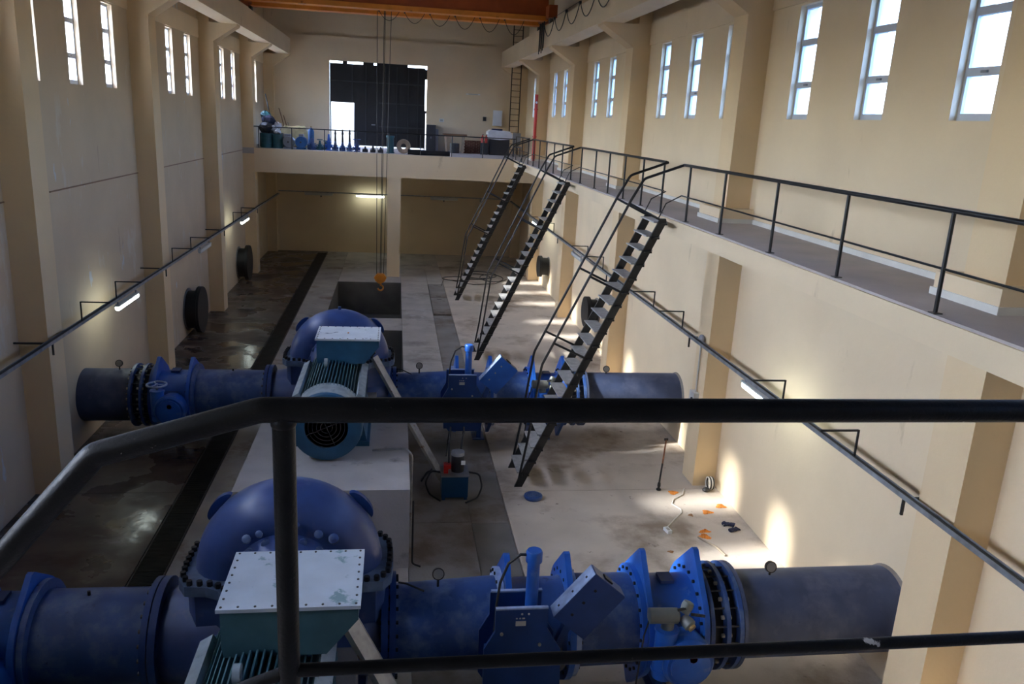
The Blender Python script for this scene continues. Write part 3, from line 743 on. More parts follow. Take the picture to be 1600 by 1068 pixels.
    for q in range(4): m.cyl((XM, ya+.014, ZM), (XM+.38*math.cos(q*PI/2+.4), ya+.014, ZM+.38*math.sin(q*PI/2+.4)), .009, 5)
    m.build('intake_guard', 'fan_grille', mo, kind='stuff')
    for s in (-1, 1):
        MB().box(XM+s*.55-.16, XM+s*.55+.16, ya+.7, yb-.3, 1.43, 1.52).build('motor_foot', 'motor_blue', mo, smooth=False)
        MB().prism([(XM+s*.34, 1.52), (XM+s*.66, 1.52), (XM+s*.56, 2.0), (XM+s*.46, 2.0)], 'y', ya+.75, yb-.35).build('foot_web', 'motor_blue', mo, smooth=False)
        # cooling box along the flanks and lifting lugs
        c = Vector((XM+s*.52, (ya+yb)/2, ZM+.34)); MB().obox(c, (.14, yb-ya-1.0, .20), Matrix.Rotation(s*.55, 3, 'Y')).build('flank_duct', 'motor_dusty', mo, smooth=False)
    m = MB().lathe([(-.03, .05), (-.03, .085), (.03, .085), (.03, .05), (-.03, .05)], (XM-.13, yc-3.1, ZM+RM+.11), (1,0,0), 14); m.box(XM-.16, XM-.10, yc-3.14, yc-3.06, ZM+RM-.04, ZM+RM+.04)
    m.build('lifting_eye', 'motor_dusty', mo)
    # terminal box: hopper body and bolted lid
    bx0, bx1, by0, by1, zl = -1.49, -.255, yc-2.72, yc-1.74, 3.10
    MB().prism([(bx0+.05, 2.60), (bx1-.30, 2.60), (bx1-.02, zl-.16), (bx1-.02, zl-.03), (bx0+.03, zl-.03), (bx0+.03, 2.7)], 'y', by0+.03, by1-.03).build('terminal_box', 'motor_blue' if not near else 'motor_teal', mo, smooth=False)
    lid = MB().box(bx0, bx1, by0, by1, zl-.035, zl).build('box_lid', 'box_lid' if near else 'box_lid_white', mo, smooth=False)
    m = MB()
    for i in range(9):
        x = bx0+.04+(bx1-bx0-.08)*i/8
        for y in (by0+.035, by1-.035): m.lathe([(0, .011), (.008, .011), (.008, 0)], (x, y, zl), (0,0,1), 6)
    for i in range(1, 7):
        y = by0+.035+(by1-by0-.07)*i/7
        for x in (bx0+.04, bx1-.04): m.lathe([(0, .011), (.008, .011), (.008, 0)], (x, y, zl), (0,0,1), 6)
    m.build('lid_screws', 'bolt', lid, kind='stuff')
    MB().box(-.9, -.87, yc-2.28, yc-2.2, zl, zl+.002).build('lid_sticker', 'orange_cloth', lid, smooth=False)
    MB().box(XM-.32, XM+.42, by0+.12, by1-.12, ZM+.45, 2.61).build('box_neck', 'motor_blue', mo, smooth=False)
    # coupling guard
    MB().lathe([(yb+.02, .28), (yc-1.36, .28)], (XM-.03, 0, 2.0), (0,1,0), 20, (-1.9, 1.9)).build('coupling_guard', 'motor_blue', mo)
    MB().cyl((XM-.03, yb-.02, 2.0), (XO, yc-1.4, ZS), .13, 14).build('coupling', 'bolt', mo)
    # sloping perforated cable tray from terminal box to the floor
    ct = thing('cable_ladder', (1.2, yc-2.6, 0), 'sloping grey cable tray from the motor of the %s pump to the floor' % W, 'cable tray')
    a, b = Vector((-.36, yc-2.25, 2.62)), Vector((1.10, yc-2.85, .12))
    MB().bar(a, b, .22, .012).build('tray_bed', 'galv', ct, smooth=False)
    d = (b-a).normalized(); sd = d.cross(Vector((0,0,1))).normalized(); upv = sd.cross(d)
    for s in (-1, 1): MB().bar(a+sd*s*.11-upv*.02, b+sd*s*.11-upv*.02, .008, .06).build('tray_side', 'galv', ct, smooth=False)
    MB().tube([a+Vector((-.12,0,.1)), a-upv*.06, (a+b)/2-upv*.06, b-upv*.06, b+Vector((.2,-.05,-.08))], .035, 8).build('cable', 'cable', ct)
    MB().tube([a+Vector((-.12,.08,.12)), a-upv*.05+sd*.05, (a+b)/2-upv*.05+sd*.05, b-upv*.05+sd*.05], .025, 8).build('cable', 'cable', ct)
    MB().obox(a+Vector((-.10, .02, .12)), (.2, .26, .12), Matrix.Rotation(.7, 3, 'Y')).build('gland_plate', 'sleeve', ct, smooth=False)
    # ---- right: reducer, hydraulic valve, pipe, gear valve, joint, pipe into the wall
    t = pipe(.07, 1.42, yc, .52, .59, 'pipe_blue', 'dusty blue widening pipe right of the %s pump with pressure gauge' % W)
    for x0 in (.0,):
        MB().lathe([(x0, .5), (x0, .67), (x0+.075, .67), (x0+.075, .5)], (0, yc, ZP), (1,0,0), 44).build('flange', 'valve_deep', t)
    m = MB(); ring_bolts(m, -.005, yc, ZP, .61, 24, .026, .11); m.build('flange_bolts', 'bolt_dark', t, kind='stuff')
    gauge(t, .60, yc, .545, .13)
    MB().tube([(.1, yc-.1, ZP+.68), (.2, yc-.1, ZP+.66), (.42, yc-.12, ZP+.56)], .012, 6).build('sense_line', 'cable', t)
    hv = thing('check_valve', (1.85, yc, 0), 'blue hydraulic valve with ear flanges and control cabinet, %s pump line' % W, 'valve')
    MB().lathe([(1.45, .60), (1.53, .555), (2.17, .555), (2.25, .60)], (0, yc, ZP), (1,0,0), 40).build('body', 'pipe_blue', hv)
    for x in (1.42, 2.20): ear_plate(x, x+.075, yc, .735, .98, .9).build('ear_flange', 'valve_blue', hv, smooth=False)
    for x in (1.34, 2.28): MB().lathe([(x, .57), (x, .70), (x+.07, .70), (x+.07, .57)], (0, yc, ZP), (1,0,0), 40).build('counter_flange', 'dusty_blue', hv)
    m = MB()
    for x in (1.41, 2.28): ring_bolts(m, x, yc, ZP, .655, 20, .024, .09)
    m.build('flange_bolts', 'bolt_dark', hv, kind='stuff')
    # control cabinet: two shaped plates with the cylinder between them
    yf = yc-.92
    def shield(y0, y1, dx_, dz_): return MB().prism([(x+dx_, z+dz_) for x, z in ((1.22, 1.82), (1.84, 1.82), (1.84, 1.55), (2.02, 1.25), (2.04, .78), (1.92, .50), (1.25, .50), (1.11, .72), (1.10, 1.30), (1.22, 1.52))], 'y', y0, y1)
    shield(yf-.02, yf+.02, 0, 0).build('front_plate', 'valve_deep', hv, smooth=False)
    shield(yf+.30, yf+.34, -.03, .03).build('back_plate', 'valve_deep', hv, smooth=False)
    MB().box(1.22, 1.84, yf-.024, yf+.021, 1.815, 1.835).build('plate_edge', 'dusty_blue', hv, smooth=False)
    MB().box(1.20, 1.82, yf+.298, yf+.342, 1.845, 1.865).build('plate_edge', 'dusty_blue', hv, smooth=False)
    MB().box(1.14, 1.98, yf+.02, yf+.30, .55, 1.15).build('cabinet_core', 'valve_deep', hv, smooth=False)
    np_ = MB().box(1.46, 1.58, yf-.026, yf-.02, 1.60, 1.66).build('name_plate', 'gauge_face', hv, smooth=False)
    m = MB(); m.box(1.46, 1.48, yf-.026, yf-.02, 1.69, 1.705); m.box(1.50, 1.52, yf-.026, yf-.02, 1.69, 1.705); m.box(1.535, 1.565, yf-.026, yf-.02, 1.69, 1.705)
    m.lathe([(0, .012), (.008, .012), (.008, 0)], (1.53, yf-.02, 1.755), (0,-1,0), 8); m.lathe([(0, .012), (.008, .012), (.008, 0)], (1.61, yf-.02, 1.755), (0,-1,0), 8)
    m.build('plate_marks', 'gauge_face', np_, smooth=False, kind='stuff')
    for x, z in ((1.30, 1.50), (1.76, 1.34)): MB().lathe([(0, .02), (.02, .02), (.02, 0)], (x, yf-.02, z), (0,-1,0), 8).build('plate_bolt', 'bolt_zinc', hv)
    MB().lathe([(1.1, .075), (2.33, .075), (2.34, .098), (2.46, .098), (2.48, .085), (2.48, 0)], (1.665, yf+.16, 0), (0,0,1), 20).build('hydraulic_cylinder', 'valve_blue', hv)
    hs = [(1.62, yf+.16, 2.42), (1.50, yf+.14, 2.44), (1.36, yf+.12, 2.34), (1.27, yf+.10, 2.10), (1.24, yf+.08, 1.85), (1.22, yf+.06, 1.4)]
    MB().tube(hs, .017, 8).build('hose', 'cable', hv)
    MB().cyl((2.0, yc-.9, ZP), (2.0, yc-.5, ZP), .11, 16).build('disc_shaft', 'bolt', hv)
    MB().bar((1.95, yf+.16, ZP+.0), (2.28, yf+.16, 1.92), .09, .10, (0,1,0)).build('lever_arm', 'valve_deep', hv, smooth=False)
    rot = Matrix.Rotation(-math.radians(50), 3, 'Y')
    cwc = (2.33, yf+.08, 1.82)
    cw = MB().obox(cwc, (.72, .22, .50), rot).build('counterweight', 'valve_blue' if not near else 'valve_deep', hv, smooth=False)
    e = rot @ Vector((0, 0, .252)); MB().obox(Vector(cwc)+e, (.715, .215, .006), rot).build('weight_top', 'dusty_blue', cw, smooth=False)
    m = MB()
    for k in (-.24, 0, .24): m.obox(Vector(cwc)+rot @ Vector((k, -.02, .257)), (.025, .025, .01), rot)
    for k in (-.2, 0, .2): m.obox(Vector(cwc)+rot @ Vector((k, -.113, .1)), (.03, .012, .03), rot)
    m.build('weight_bolts', 'bolt_zinc' if not near else 'bolt_dark', cw, smooth=False, kind='stuff')
    e = rot @ Vector((.36, 0, 0)); MB().obox(Vector(cwc)+e, (.012, .21, .48), rot).build('weight_end', 'valve_deep', cw, smooth=False)
    e = rot @ Vector((.37, 0, .02)); MB().obox(Vector(cwc)+e, (.03, .10, .12), rot).build('weight_slot', 'bolt_dark', cw, smooth=False)
    for q in (1.30, 1.62): MB().tube([(q, yf+.16, .56), (q+.05, yf+.05, .30), (q-.05, yf-.6, .45), (1.2+.2*(q-1.3), yc-3.1, .62)] if False else [(q, yf+.16, .56), (q-.06, yf+.02, .15), (q-.1, yf-.3, .02)], .016, 6).build('hose', 'cable', hv)
    support(hv, 2.02, yc)
    t = pipe(2.35, 3.20, yc, .585, .575, 'pipe_blue', 'short blue pipe between the two valves right of the %s pump' % W)
    gear_valve(3.20, 3.99, 'bright blue butterfly valve with gearbox, right part of the %s pump line' % W, 1)
    joint(4.02, 4.46, 'bolted dismantling joint with many studs near the right wall, %s pump line' % W)
    t = pipe(4.46, XR-.002, yc, RP-.005, RP-.005, 'pipe_navy', 'long dark navy pipe running into the right wall, %s pump line' % W)
    MB().lathe([(4.47, .56), (4.47, .70), (4.52, .70), (4.52, .56)], (0, yc, ZP), (1,0,0), 40).build('flange', 'pipe_navy', t)
    gauge(t, 5.05, yc, RP, .06)
    MB().lathe([(6.80, .578), (6.849, .60)], (0, yc, ZP), (1,0,0), 40).build('wall_seal', 'concrete_mid', t)
pump_line(9.12, 'nearest', True)
pump_line(18.05, 'second', False)

# ------------------------------------------------------------------ overhead crane
CY = 32.75; CZ = 11.06
cr_ = thing('overhead_crane', (0, CY+.8, CZ), 'orange overhead travelling crane at the top with hoist ropes and orange hook', 'crane')
def girder(y):
    m = MB(); m.box(-5.55, 5.65, y-.26, y+.26, CZ, CZ+.035); m.box(-5.55, 5.65, y-.26, y+.26, CZ+1.0, CZ+1.035)
    g = m.build('girder_flanges', 'crane_orange', cr_, smooth=False)
    m = MB(); m.box(-5.55, 5.65, y-.19, y-.17, CZ+.035, CZ+1.0); m.box(-5.55, 5.65, y+.17, y+.19, CZ+.035, CZ+1.0); m.build('girder_web', 'crane_orange_shaded', cr_, smooth=False)
    m = MB().box(-5.5, 5.6, y-.25, y-.19, CZ+.035, CZ+.17); m.build('stiffener', 'crane_orange', cr_, smooth=False)
for y in (CY, CY+1.7): girder(y)
for s in (-1, 1):
    xr = s*5.72 if s > 0 else -5.67
    MB().box(xr-.16, xr+.16, CY-.9, CY+2.6, CZ+.06, CZ+.5).build('end_carriage', 'crane_orange_shaded', cr_, smooth=False)
    for y in (CY-.5, CY+2.2): MB().cyl((xr-.06, y, ZB1+.24), (xr+.06, y, ZB1+.24), .15, 20).build('crane_wheel', 'bolt', cr_)
MB().box(-1.4, .4, CY-.3, CY+2.0, CZ+1.05, CZ+1.25).build('trolley', 'crane_orange_shaded', cr_, smooth=False)
MB().cyl((-1.2, CY+.85, CZ+1.5), (.2, CY+.85, CZ+1.5), .28, 24).build('hoist_drum', 'crane_orange', cr_)
HXc, HYc = -.58, CY+.55
for xa, xb in ((-.78, -.72), (-.50, -.58), (-.46, -.54), (-.22, -.44)):
    MB().cyl((xa, HYc, CZ+1.25), (xb, HYc, 1.0), .012, 6).build('rope', 'wire', cr_)
hb = MB().prism([(HXc-.24, .86), (HXc-.12, 1.02), (HXc+.14, 1.02), (HXc+.26, .86), (HXc+.2, .72), (HXc+.06, .62), (HXc-.06, .62), (HXc-.18, .72)], 'y', HYc-.13, HYc+.13).build('hook_block', 'hook_orange', cr_, smooth=False)
for dy in (-.15, .15): MB().lathe([(-.02, .15), (.02, .15)], (HXc+.02, HYc+dy, .85), (0,1,0), 20).build('sheave', 'hook_orange', hb)
MB().tube([(HXc+.02, HYc, .64), (HXc+.02, HYc, .54)]+[(HXc+.02+.11*math.sin(a)*1.0-.0, HYc, .42+.11*math.cos(a)) for a in [0, .5, 1, 1.6, 2.2, 2.8, 3.4, 4.0, 4.5]], .035, 10).build('hook', 'hook_orange', hb)
def catenary(p0, p1, sag, k=10):
    p0, p1 = Vector(p0), Vector(p1); return [p0.lerp(p1, i/k)-Vector((0,0,sag*4*(i/k)*(1-i/k))) for i in range(k+1)]
fc = thing('festoon_cable', (2, CY+.3, CZ), 'dark festoon cable hanging in loops under the orange crane girder', 'cable')
for k in range(6):
    x = -.7+k*.95; MB().tube(catenary((x, CY+.22, CZ+.0), (x+.75, CY+.22, CZ+.0), .33+.04*k), .012, 6).build('cable_loop', 'cable', fc)
    MB().box(x-.03, x+.03, CY+.19, CY+.25, CZ-.04, CZ+.0).build('cable_clip', 'cabinet', fc, smooth=False)
fc = thing('festoon_cable', (5.35, 26, 10.8), 'dark festoon cable hanging in loops along the right crane beam', 'cable')
for k in range(8):
    y = 15.2+k*2.05; MB().tube(catenary((5.36, y, 10.83), (5.36, y+2.0, 10.83), .50), .015, 6).build('cable_loop', 'cable', fc)
    MB().box(5.33, 5.40, y-.05, y+.05, 10.78, 10.86).build('cable_clip', 'cabinet', fc, smooth=False)
MB().cyl((5.36, 15, 10.86), (5.36, 32.3, 10.86), .008, 6).build('guide_wire', 'wire', fc)
fb = thing('cable_bundle', (5.34, 32, 10.8), 'bundle of dark cables hanging below the right end of the crane', 'cable')
for k in range(6):
    y = 31.25+k*.2; MB().tube(catenary((5.30+.02*(k % 2), y, 10.9), (5.34, y+.14, 10.9), .9+.08*(k % 3), 12), .016, 6).build('cable_loop', 'cable', fb)

# ------------------------------------------------------------------ ladder and standpipe at the far right
t = thing('wall_ladder', (6.3, YB-.45, ZW), 'dark steel ladder in the far right corner up to the crane beam', 'ladder')
for x in (5.92, 6.40): MB().box(x-.025, x+.025, YB-.80, YB-.74, ZW, 12.4).build('ladder_side', 'ladder_steel', t, smooth=False)
for k in range(22): MB().cyl((5.92, YB-.77, ZW+.25+k*.3), (6.40, YB-.77, ZW+.25+k*.3), .014, 6).build('rung', 'ladder_steel', t)
t = thing('red_standpipe', (6.3, 38.55, ZW), 'red vertical fire pipe beside the last column of the right gallery', 'pipe')
MB().cyl((6.26, 37.8, ZW), (6.26, 37.8, 8.55), .075, 14).build('riser', 'red', t)
for z in (6.7, 7.9): MB().lathe([(-.03, .075), (-.03, .10), (.03, .10), (.03, .075)], (6.26, 37.8, z), (0,0,1), 14).build('coupling', 'red', t)
MB().cyl((6.26, 37.8, 8.2), (6.26, 37.72, 8.2), .05, 10).build('outlet', 'white', t)

# ------------------------------------------------------------------ trench covers
for a, b, lb in ((30.47, 33.40, 'nearer of the two flat concrete trench covers right of the pit'), (33.43, 36.28, 'farther of the two flat concrete trench covers right of the pit')):
    o = MB().box(TL+.02, TR-.02, a, b, -.12, .03).build('trench_cover', 'concrete_mid', org=((TL+TR)/2, (a+b)/2, -.12), smooth=False, label=lb, cat='cover')
    for y in (a+.3, b-.3): MB().box((TL+TR)/2-.1, (TL+TR)/2+.1, y-.02, y+.02, .03, .034).build('lifting_slot', 'bolt_dark', o, smooth=False)

# ------------------------------------------------------------------ hydraulic unit and hoses beside the second pump
t = thing('hydraulic_unit', (1.22, 14.9, 0), 'small blue hydraulic power unit with black motor and hoses on the floor', 'machine')
MB().box(.98, 1.50, 14.68, 15.2, .06, .50).build('oil_tank', 'hydro_blue', t, smooth=False)
for x in (1.02, 1.46):
    for y in (14.72, 15.16): MB().box(x-.03, x+.03, y-.03, y+.03, 0, .06).build('tank_foot', 'hydro_blue', t, smooth=False)
MB().box(.96, 1.52, 14.66, 15.22, .50, .52).build('tank_lid', 'grey_metal', t, smooth=False)
MB().cyl((1.30, 14.95, .52), (1.30, 14.95, .86), .13, 20).build('pump_motor', 'sleeve', t)
MB().lathe([(.86, .135), (.93, .13), (.94, .1), (.94, 0)], (1.30, 14.95, 0), (0,0,1), 20).build('motor_cap', 'grey_metal', t)
MB().box(1.36, 1.44, 14.80, 14.83, .70, .78).build('motor_label', 'white', t, smooth=False)
MB().box(1.02, 1.16, 14.8, 14.95, .52, .70).build('valve_block', 'red', t, smooth=False)
MB().cyl((1.13, 14.72, .56), (1.13, 14.72, .64), .03, 8).build('filler_cap', 'grey_metal', t)
for k, pts in enumerate((
    [(1.0, 15.0, .45), (.78, 15.0, .50), (.66, 14.95, .25), (.75, 14.9, .03), (.95, 14.6, .03)],
    [(1.0, 15.1, .42), (.72, 15.2, .40), (.60, 15.3, .12), (.62, 15.6, .03), (.9, 16.2, .03)],
    [(1.52, 14.95, .48), (1.74, 14.9, .46), (1.80, 14.85, .2), (1.70, 14.7, .03), (1.45, 14.5, .03)],
    [(1.12, 14.9, .70), (1.16, 15.6, .85), (1.25, 16.5, .6), (1.30, 17.1, .6)],
    [(1.36, 15.0, .90), (1.45, 15.7, .95), (1.55, 16.5, .7), (1.60, 17.1, .6)])):
    MB().tube(arc_join(pts, .08), .018, 7).build('hose', 'cable', t)
t = thing('plinth_conduit', (.36, 12.6, 0), 'thin pale conduit pipe down the right side of the second plinth', 'pipe')
MB().tube(arc_join([(-.35, 13.75, 1.47), (.25, 13.75, 1.50), (.36, 13.7, 1.40), (.36, 13.7, .4), (.36, 13.6, .02)], .06), .022, 8).build('conduit', 'galv', t)
MB().tube(arc_join([(.36, 12.25, 1.2), (.36, 12.25, .05), (.5, 12.2, .02)], .05), .016, 8).build('conduit', 'cable', t)
t = thing('cable_coil', (3.5, 38.6, 0), 'loose coils of dark cable on the floor beneath the far platform', 'cable')
for k, (x, y, r, e) in enumerate(((3.9, 38.4, .6, .6), (4.1, 38.8, .75, .6), (4.6, 38.0, .5, .9), (2.9, 37.6, .6, .4))):
    MB().tube([(x+r*math.cos(q)*1.1, y+r*e*2*math.sin(q), .03+.01*k) for q in [2*PI*i/28 for i in range(28)]], .02, 6, True).build('coil', 'cable', t)
MB().tube([(2.1, 36.0, .03), (2.3, 37.6, .03), (2.9, 37.0, .03), (3.6, 36.4, .03), (4.6, 36.7, .03), (5.3, 37.8, .03)], .016, 6).build('loose_end', 'cable', t)

# ------------------------------------------------------------------ things lying on the right hand floor
t = thing('plastic_cap', (2.83, 14.75, 0), 'round blue plastic cap lying on the floor by the foot of the nearest staircase', 'cap')
MB().lathe([(.0, .17), (.04, .19), (.075, .18), (.085, .14), (.07, .12), (.07, 0)], (2.83, 14.72, 0), (0,0,1), 28).build('lid_shell', 'pipe_blue', t)
MB().lathe([(.071, .0), (.085, .03), (.085, .05), (.07, .06)], (2.83, 14.72, 0), (0,0,1), 18).build('lid_boss', 'pipe_blue', t)
t = thing('upright_bar', (5.55, 15.02, 0), 'thin rusty bar standing upright on the floor near the right wall', 'bar')
MB().lathe([(0, .05), (.03, .05), (.05, .025), (.10, .035), (.16, .03), (.18, .016)], (5.55, 15.02, 0), (0,0,1), 12).build('bar_foot', 'bolt_dark', t)
MB().cyl((5.55, 15.02, .16), (5.58, 15.03, .60), .020, 8).build('lower_shaft', 'bolt_dark', t)
MB().cyl((5.58, 15.03, .60), (5.61, 15.04, 1.12), .018, 8).build('upper_shaft', 'rust', t)
MB().box(5.57, 5.65, 15.03, 15.06, 1.10, 1.15).build('bar_head', 'bolt_dark', t, smooth=False)
def rag(x, y, sx, sy, h, mat, label, cat='rag', seed=0, group=None):
    rnd = random.Random(seed); vs, fs = [], []; n, m = 14, 5
    for k in range(m+1):
        rr = k/m
        for i in range(n):
            q = 2*PI*i/n; j = 1+.28*math.sin(3*q+seed)*rr+rnd.uniform(-.12, .12)*rr
            z = .65*h*(1-rr**1.2)*(1+rnd.uniform(-.35, .35))+.006
            vs.append((x+sx*rr*j*math.cos(q), y+sy*rr*j*math.sin(q), max(.004, z)))
    for k in range(m):
        for i in range(n): fs.append((k*n+i, k*n+(i+1) % n, (k+1)*n+(i+1) % n, (k+1)*n+i))
    return MB().add(vs, fs).build('crumpled_rag', mat, org=(x, y, 0), label=label, cat=cat, group=group)
rag(5.82, 14.87, .11, .09, .05, 'orange_cloth', 'crumpled orange rag on the floor beside the upright rusty bar', seed=1)
rag(6.22, 13.98, .11, .09, .05, 'orange_cloth', 'crumpled orange rag midway between the cord and the right wall', seed=2)
rag(6.60, 14.22, .10, .09, .07, 'orange_cloth', 'crumpled orange rag closest to the foot of the right wall', seed=3)
rag(5.80, 13.02, .11, .10, .07, 'orange_cloth', 'larger orange rag above the ear flange of the nearest valve', seed=4)
rag(5.87, 13.20, .12, .05, .08, 'orange_cloth', 'small orange scrap touching the larger orange rag', seed=9)
rag(5.84, 13.86, .05, .05, .05, 'brown_cloth', 'small brown scrap on the floor between cord and orange rag', 'scrap', 5)
rag(4.97, 12.50, .06, .04, .04, 'brown_cloth', 'small brown and white scrap near the nearest butterfly valve', 'scrap', 6)
def glove(x, y, a, label):
    t = thing('work_glove', (x, y, 0), label, 'glove', 'dark gloves on the floor'); c, s = math.cos(a), math.sin(a)
    def P(u, v, z): return (x+u*c-v*s, y+u*s+v*c, z)
    m = MB().ell((x, y, .03), (.07, .055, .03), 12, 6); m.build('palm', 'navy_cloth', t)
    for k in range(4): MB().tube([P(.04, -.036+k*.024, .03), P(.09, -.045+k*.03, .035), P(.125-.01*abs(k-1.5), -.048+k*.032, .015)], .013, 7).build('finger', 'navy_cloth', t)
    MB().tube([P(.0, .045, .03), P(.04, .085, .03), P(.07, .10, .018)], .014, 7).build('thumb', 'navy_cloth', t)
    MB().tube([P(-.04, 0, .03), P(-.10, 0, .035), P(-.12, 0, .03)], .042, 10).build('cuff', 'navy_cloth', t)
glove(6.44, 13.44, 2.6, 'dark navy work glove near the right wall, the farther of two')
glove(6.47, 13.22, .4, 'dark navy work glove near the right wall, the nearer of two')
t = thing('power_cord', (5.5, 13.9, 0), 'white extension cord with socket lying on the right hand floor', 'cord')
MB().tube([(6.12, 15.05, .012), (5.98, 14.75, .012), (5.72, 14.55, .012), (5.62, 14.35, .012), (5.72, 14.10, .012), (5.68, 13.95, .012), (5.45, 13.7, .012), (5.22, 13.42, .012), (5.17, 13.32, .02)], .012, 7).build('cord', 'cord_white', t)
MB().obox((5.16, 13.24, .03), (.09, .18, .06), Matrix.Rotation(.2, 3, 'Z')).build('socket_body', 'white', t, smooth=False)
MB().obox((5.16, 13.24, .0605), (.05, .10, .004), Matrix.Rotation(.2, 3, 'Z')).build('socket_face', 'gauge_face', t, smooth=False)
t = thing('cable_reel', (6.62, 15.0, 0), 'small coil of white and black cord against the right wall by the column', 'cord')
for k in range(4): MB().tube([(6.70-.03*k, 15.0+.12*math.cos(q), .15+.13*math.sin(q)) for q in [2*PI*i/20 for i in range(20)]], .014, 6, True).build('cord_turn', 'cord_white' if k % 2 else 'cable', t)
MB().ell((6.55, 14.9, .05), (.09, .07, .05), 10, 6).build('plug', 'cable', t)
MB().tube([(5.66, 12.98, .02), (5.86, 12.6, .03), (5.92, 12.3, .02)], .02, 7).build('bent_rod', 'wood_pale', org=(5.8, 12.6, 0), label='short pale stick on the floor behind the nearest dismantling joint', cat='stick')

# ------------------------------------------------------------------ things stored on the far platform
YF = 38.75
def fitting(x, y, h, r, mat, label, spindle=0., wheel=0., name='gate_valve', group='spare valves on the far platform'):
    """standing gate valve: two flanges, body, bonnet, spindle"""
    t = thing(name, (x, y, ZW), label, 'valve', group)
    MB().lathe([(0, r), (.05, r), (.05, r*.55), (h*.25, r*.7), (h*.5, r*.62), (h*.5, r*.85), (h*.58, r*.85), (h*.58, r*.5), (h*.85, r*.35), (h, r*.3), (h, 0)], (x, y, ZW), (0,0,1), 16).build('body', mat, t)
    for s in (-1, 1): MB().lathe([(r*.4, r*.45), (r*.9, r*.45), (r*.9, r*.62), (r*1.05, r*.62), (r*1.05, 0)], (x, y, ZW+h*.27), (s,0,0), 14).build('side_flange', mat, t)
    if spindle: MB().lathe([(h-.02, .05), (h+spindle*.6, .035), (h+spindle*.6, .06), (h+spindle*.8, .04), (h+spindle, .02)], (x, y, ZW), (0,0,1), 10).build('spindle', 'sleeve', t)
    if wheel:
        z = ZW+h+.04; MB().tube([(x+wheel*math.cos(q), y+wheel*math.sin(q), z) for q in [2*PI*i/16 for i in range(16)]], .02, 6, True).build('hand_wheel', mat, t)
        MB().bar((x-wheel, y, z), (x+wheel, y, z), .03, .02).build('wheel_spoke', mat, t, smooth=False)
def drum(x, y, h, r, mat, label, cat='drum', name='steel_drum'):
    t = thing(name, (x, y, ZW), label, cat)
    MB().lathe([(0, r), (h*.33, r), (h*.34, r+.012), (h*.36, r), (h*.66, r), (h*.67, r+.012), (h*.69, r), (h, r), (h, r-.015), (h-.02, r-.015), (h-.02, 0)], (x, y, ZW), (0,0,1), 20).build('shell', mat, t)
    MB().cyl((x+r*.5, y, ZW+h-.02), (x+r*.5, y, ZW+h+.01), .03, 8).build('bung', 'bolt', t)
def motor_small(x, y, L, r, mat, label):
    t = thing('spare_motor', (x, y, ZW), label, 'motor')
    MB().lathe([(-L/2, r*.4), (-L/2, r*.9), (-L/2+.05, r), (L/2-.05, r), (L/2, r*.9), (L/2, 0)], (x, y, ZW+r+.05), (0,1,0), 20).build('housing', mat, t)
    MB().box(x-r*.8, x+r*.8, y-L*.35, y+L*.35, ZW, ZW+.08).build('foot', mat, t, smooth=False)
    MB().box(x-r*.4, x+r*.4, y-L*.2, y+L*.2, ZW+2*r, ZW+2*r+.14).build('terminal_box', 'grey_metal', t, smooth=False)
    MB().cyl((x, y-L/2-.12, ZW+r+.05), (x, y-L/2, ZW+r+.05), .04, 10).build('shaft', 'bolt', t)
drum(-5.76, YF, .62, .26, 'teal_paint', 'dark teal drum at the front of the far platform, left one')
drum(-5.62, YF+.6, .55, .24, 'cabinet', 'blackish drum behind the teal drums on the far platform')
drum(-5.28, YF-.05, .60, .22, 'teal_paint', 'dark teal drum at the front of the far platform, right one')
motor_small(-5.0, YF+.75, .7, .24, 'grey_metal', 'grey spare motor on the far platform behind the teal drums')
motor_small(-4.78, YF-.05, .6, .25, 'grey_metal', 'pale grey round ended motor at the front of the far platform')
motor_small(-4.24, YF, .6, .26, 'blue_drum', 'blue and white round ended motor at the front of the far platform')
fitting(-3.92+.16, YF-.05, .5, .2, 'pipe_blue', 'dark blue squat valve next to the pale blue cylinder on the platform')
t = thing('gas_cylinder', (-3.86, YF+.5, ZW), 'pale blue upright cylinder on the far platform', 'cylinder')
MB().lathe([(0, .14), (.78, .14), (.88, .10), (.90, .05), (.95, .05), (.95, 0)], (-3.86, YF+.5, ZW), (0,0,1), 18).build('shell', 'blue_drum', t)
MB().cyl((-3.86, YF+.5, ZW+.95), (-3.86, YF+.5, ZW+1.02), .03, 8).build('valve_head', 'brass', t)
fitting(-3.42, YF-.1, .42, .14, 'teal_paint', 'small dark green valve, left of two, on the platform edge', 0, .12)
fitting(-3.20, YF+.35, .36, .14, 'teal_paint', 'small dark green valve, right of two, on the platform edge', 0, .1)
fitting(-3.02, YF-.1, .72, .15, 'valve_blue', 'tall blue valve at the left edge of the bright doorway')
fitting(-2.74, YF, .44, .14, 'pipe_blue', 'blue valve with long black spindle at the left side of the bright doorway', .48)
fitting(-2.42, YF+.05, .40, .14, 'pipe_blue', 'dark valve with long spindle standing before the bright doorway, middle', .55)
fitting(-2.10, YF, .44, .14, 'pipe_blue', 'dark valve with long spindle standing before the bright doorway, right', .52)
fitting(-1.78, YF, .50, .15, 'valve_deep', 'deep blue stout valve at the right edge of the bright doorway', 0, .16)
for k, x in enumerate((-1.40, -1.05, -.70)):
    fitting(x, YF, .26+.05*(k % 2), .12, 'sleeve', ('small black valve on the platform edge, leftmost of three before the dark gate', 'small black valve on the platform edge, middle of three before the dark gate', 'small black valve on the platform edge, rightmost of three before the dark gate')[k])
t = thing('blue_cylinder', (-.26, YF+.2, ZW), 'upright dull blue cylinder standing before the dark gate', 'cylinder')
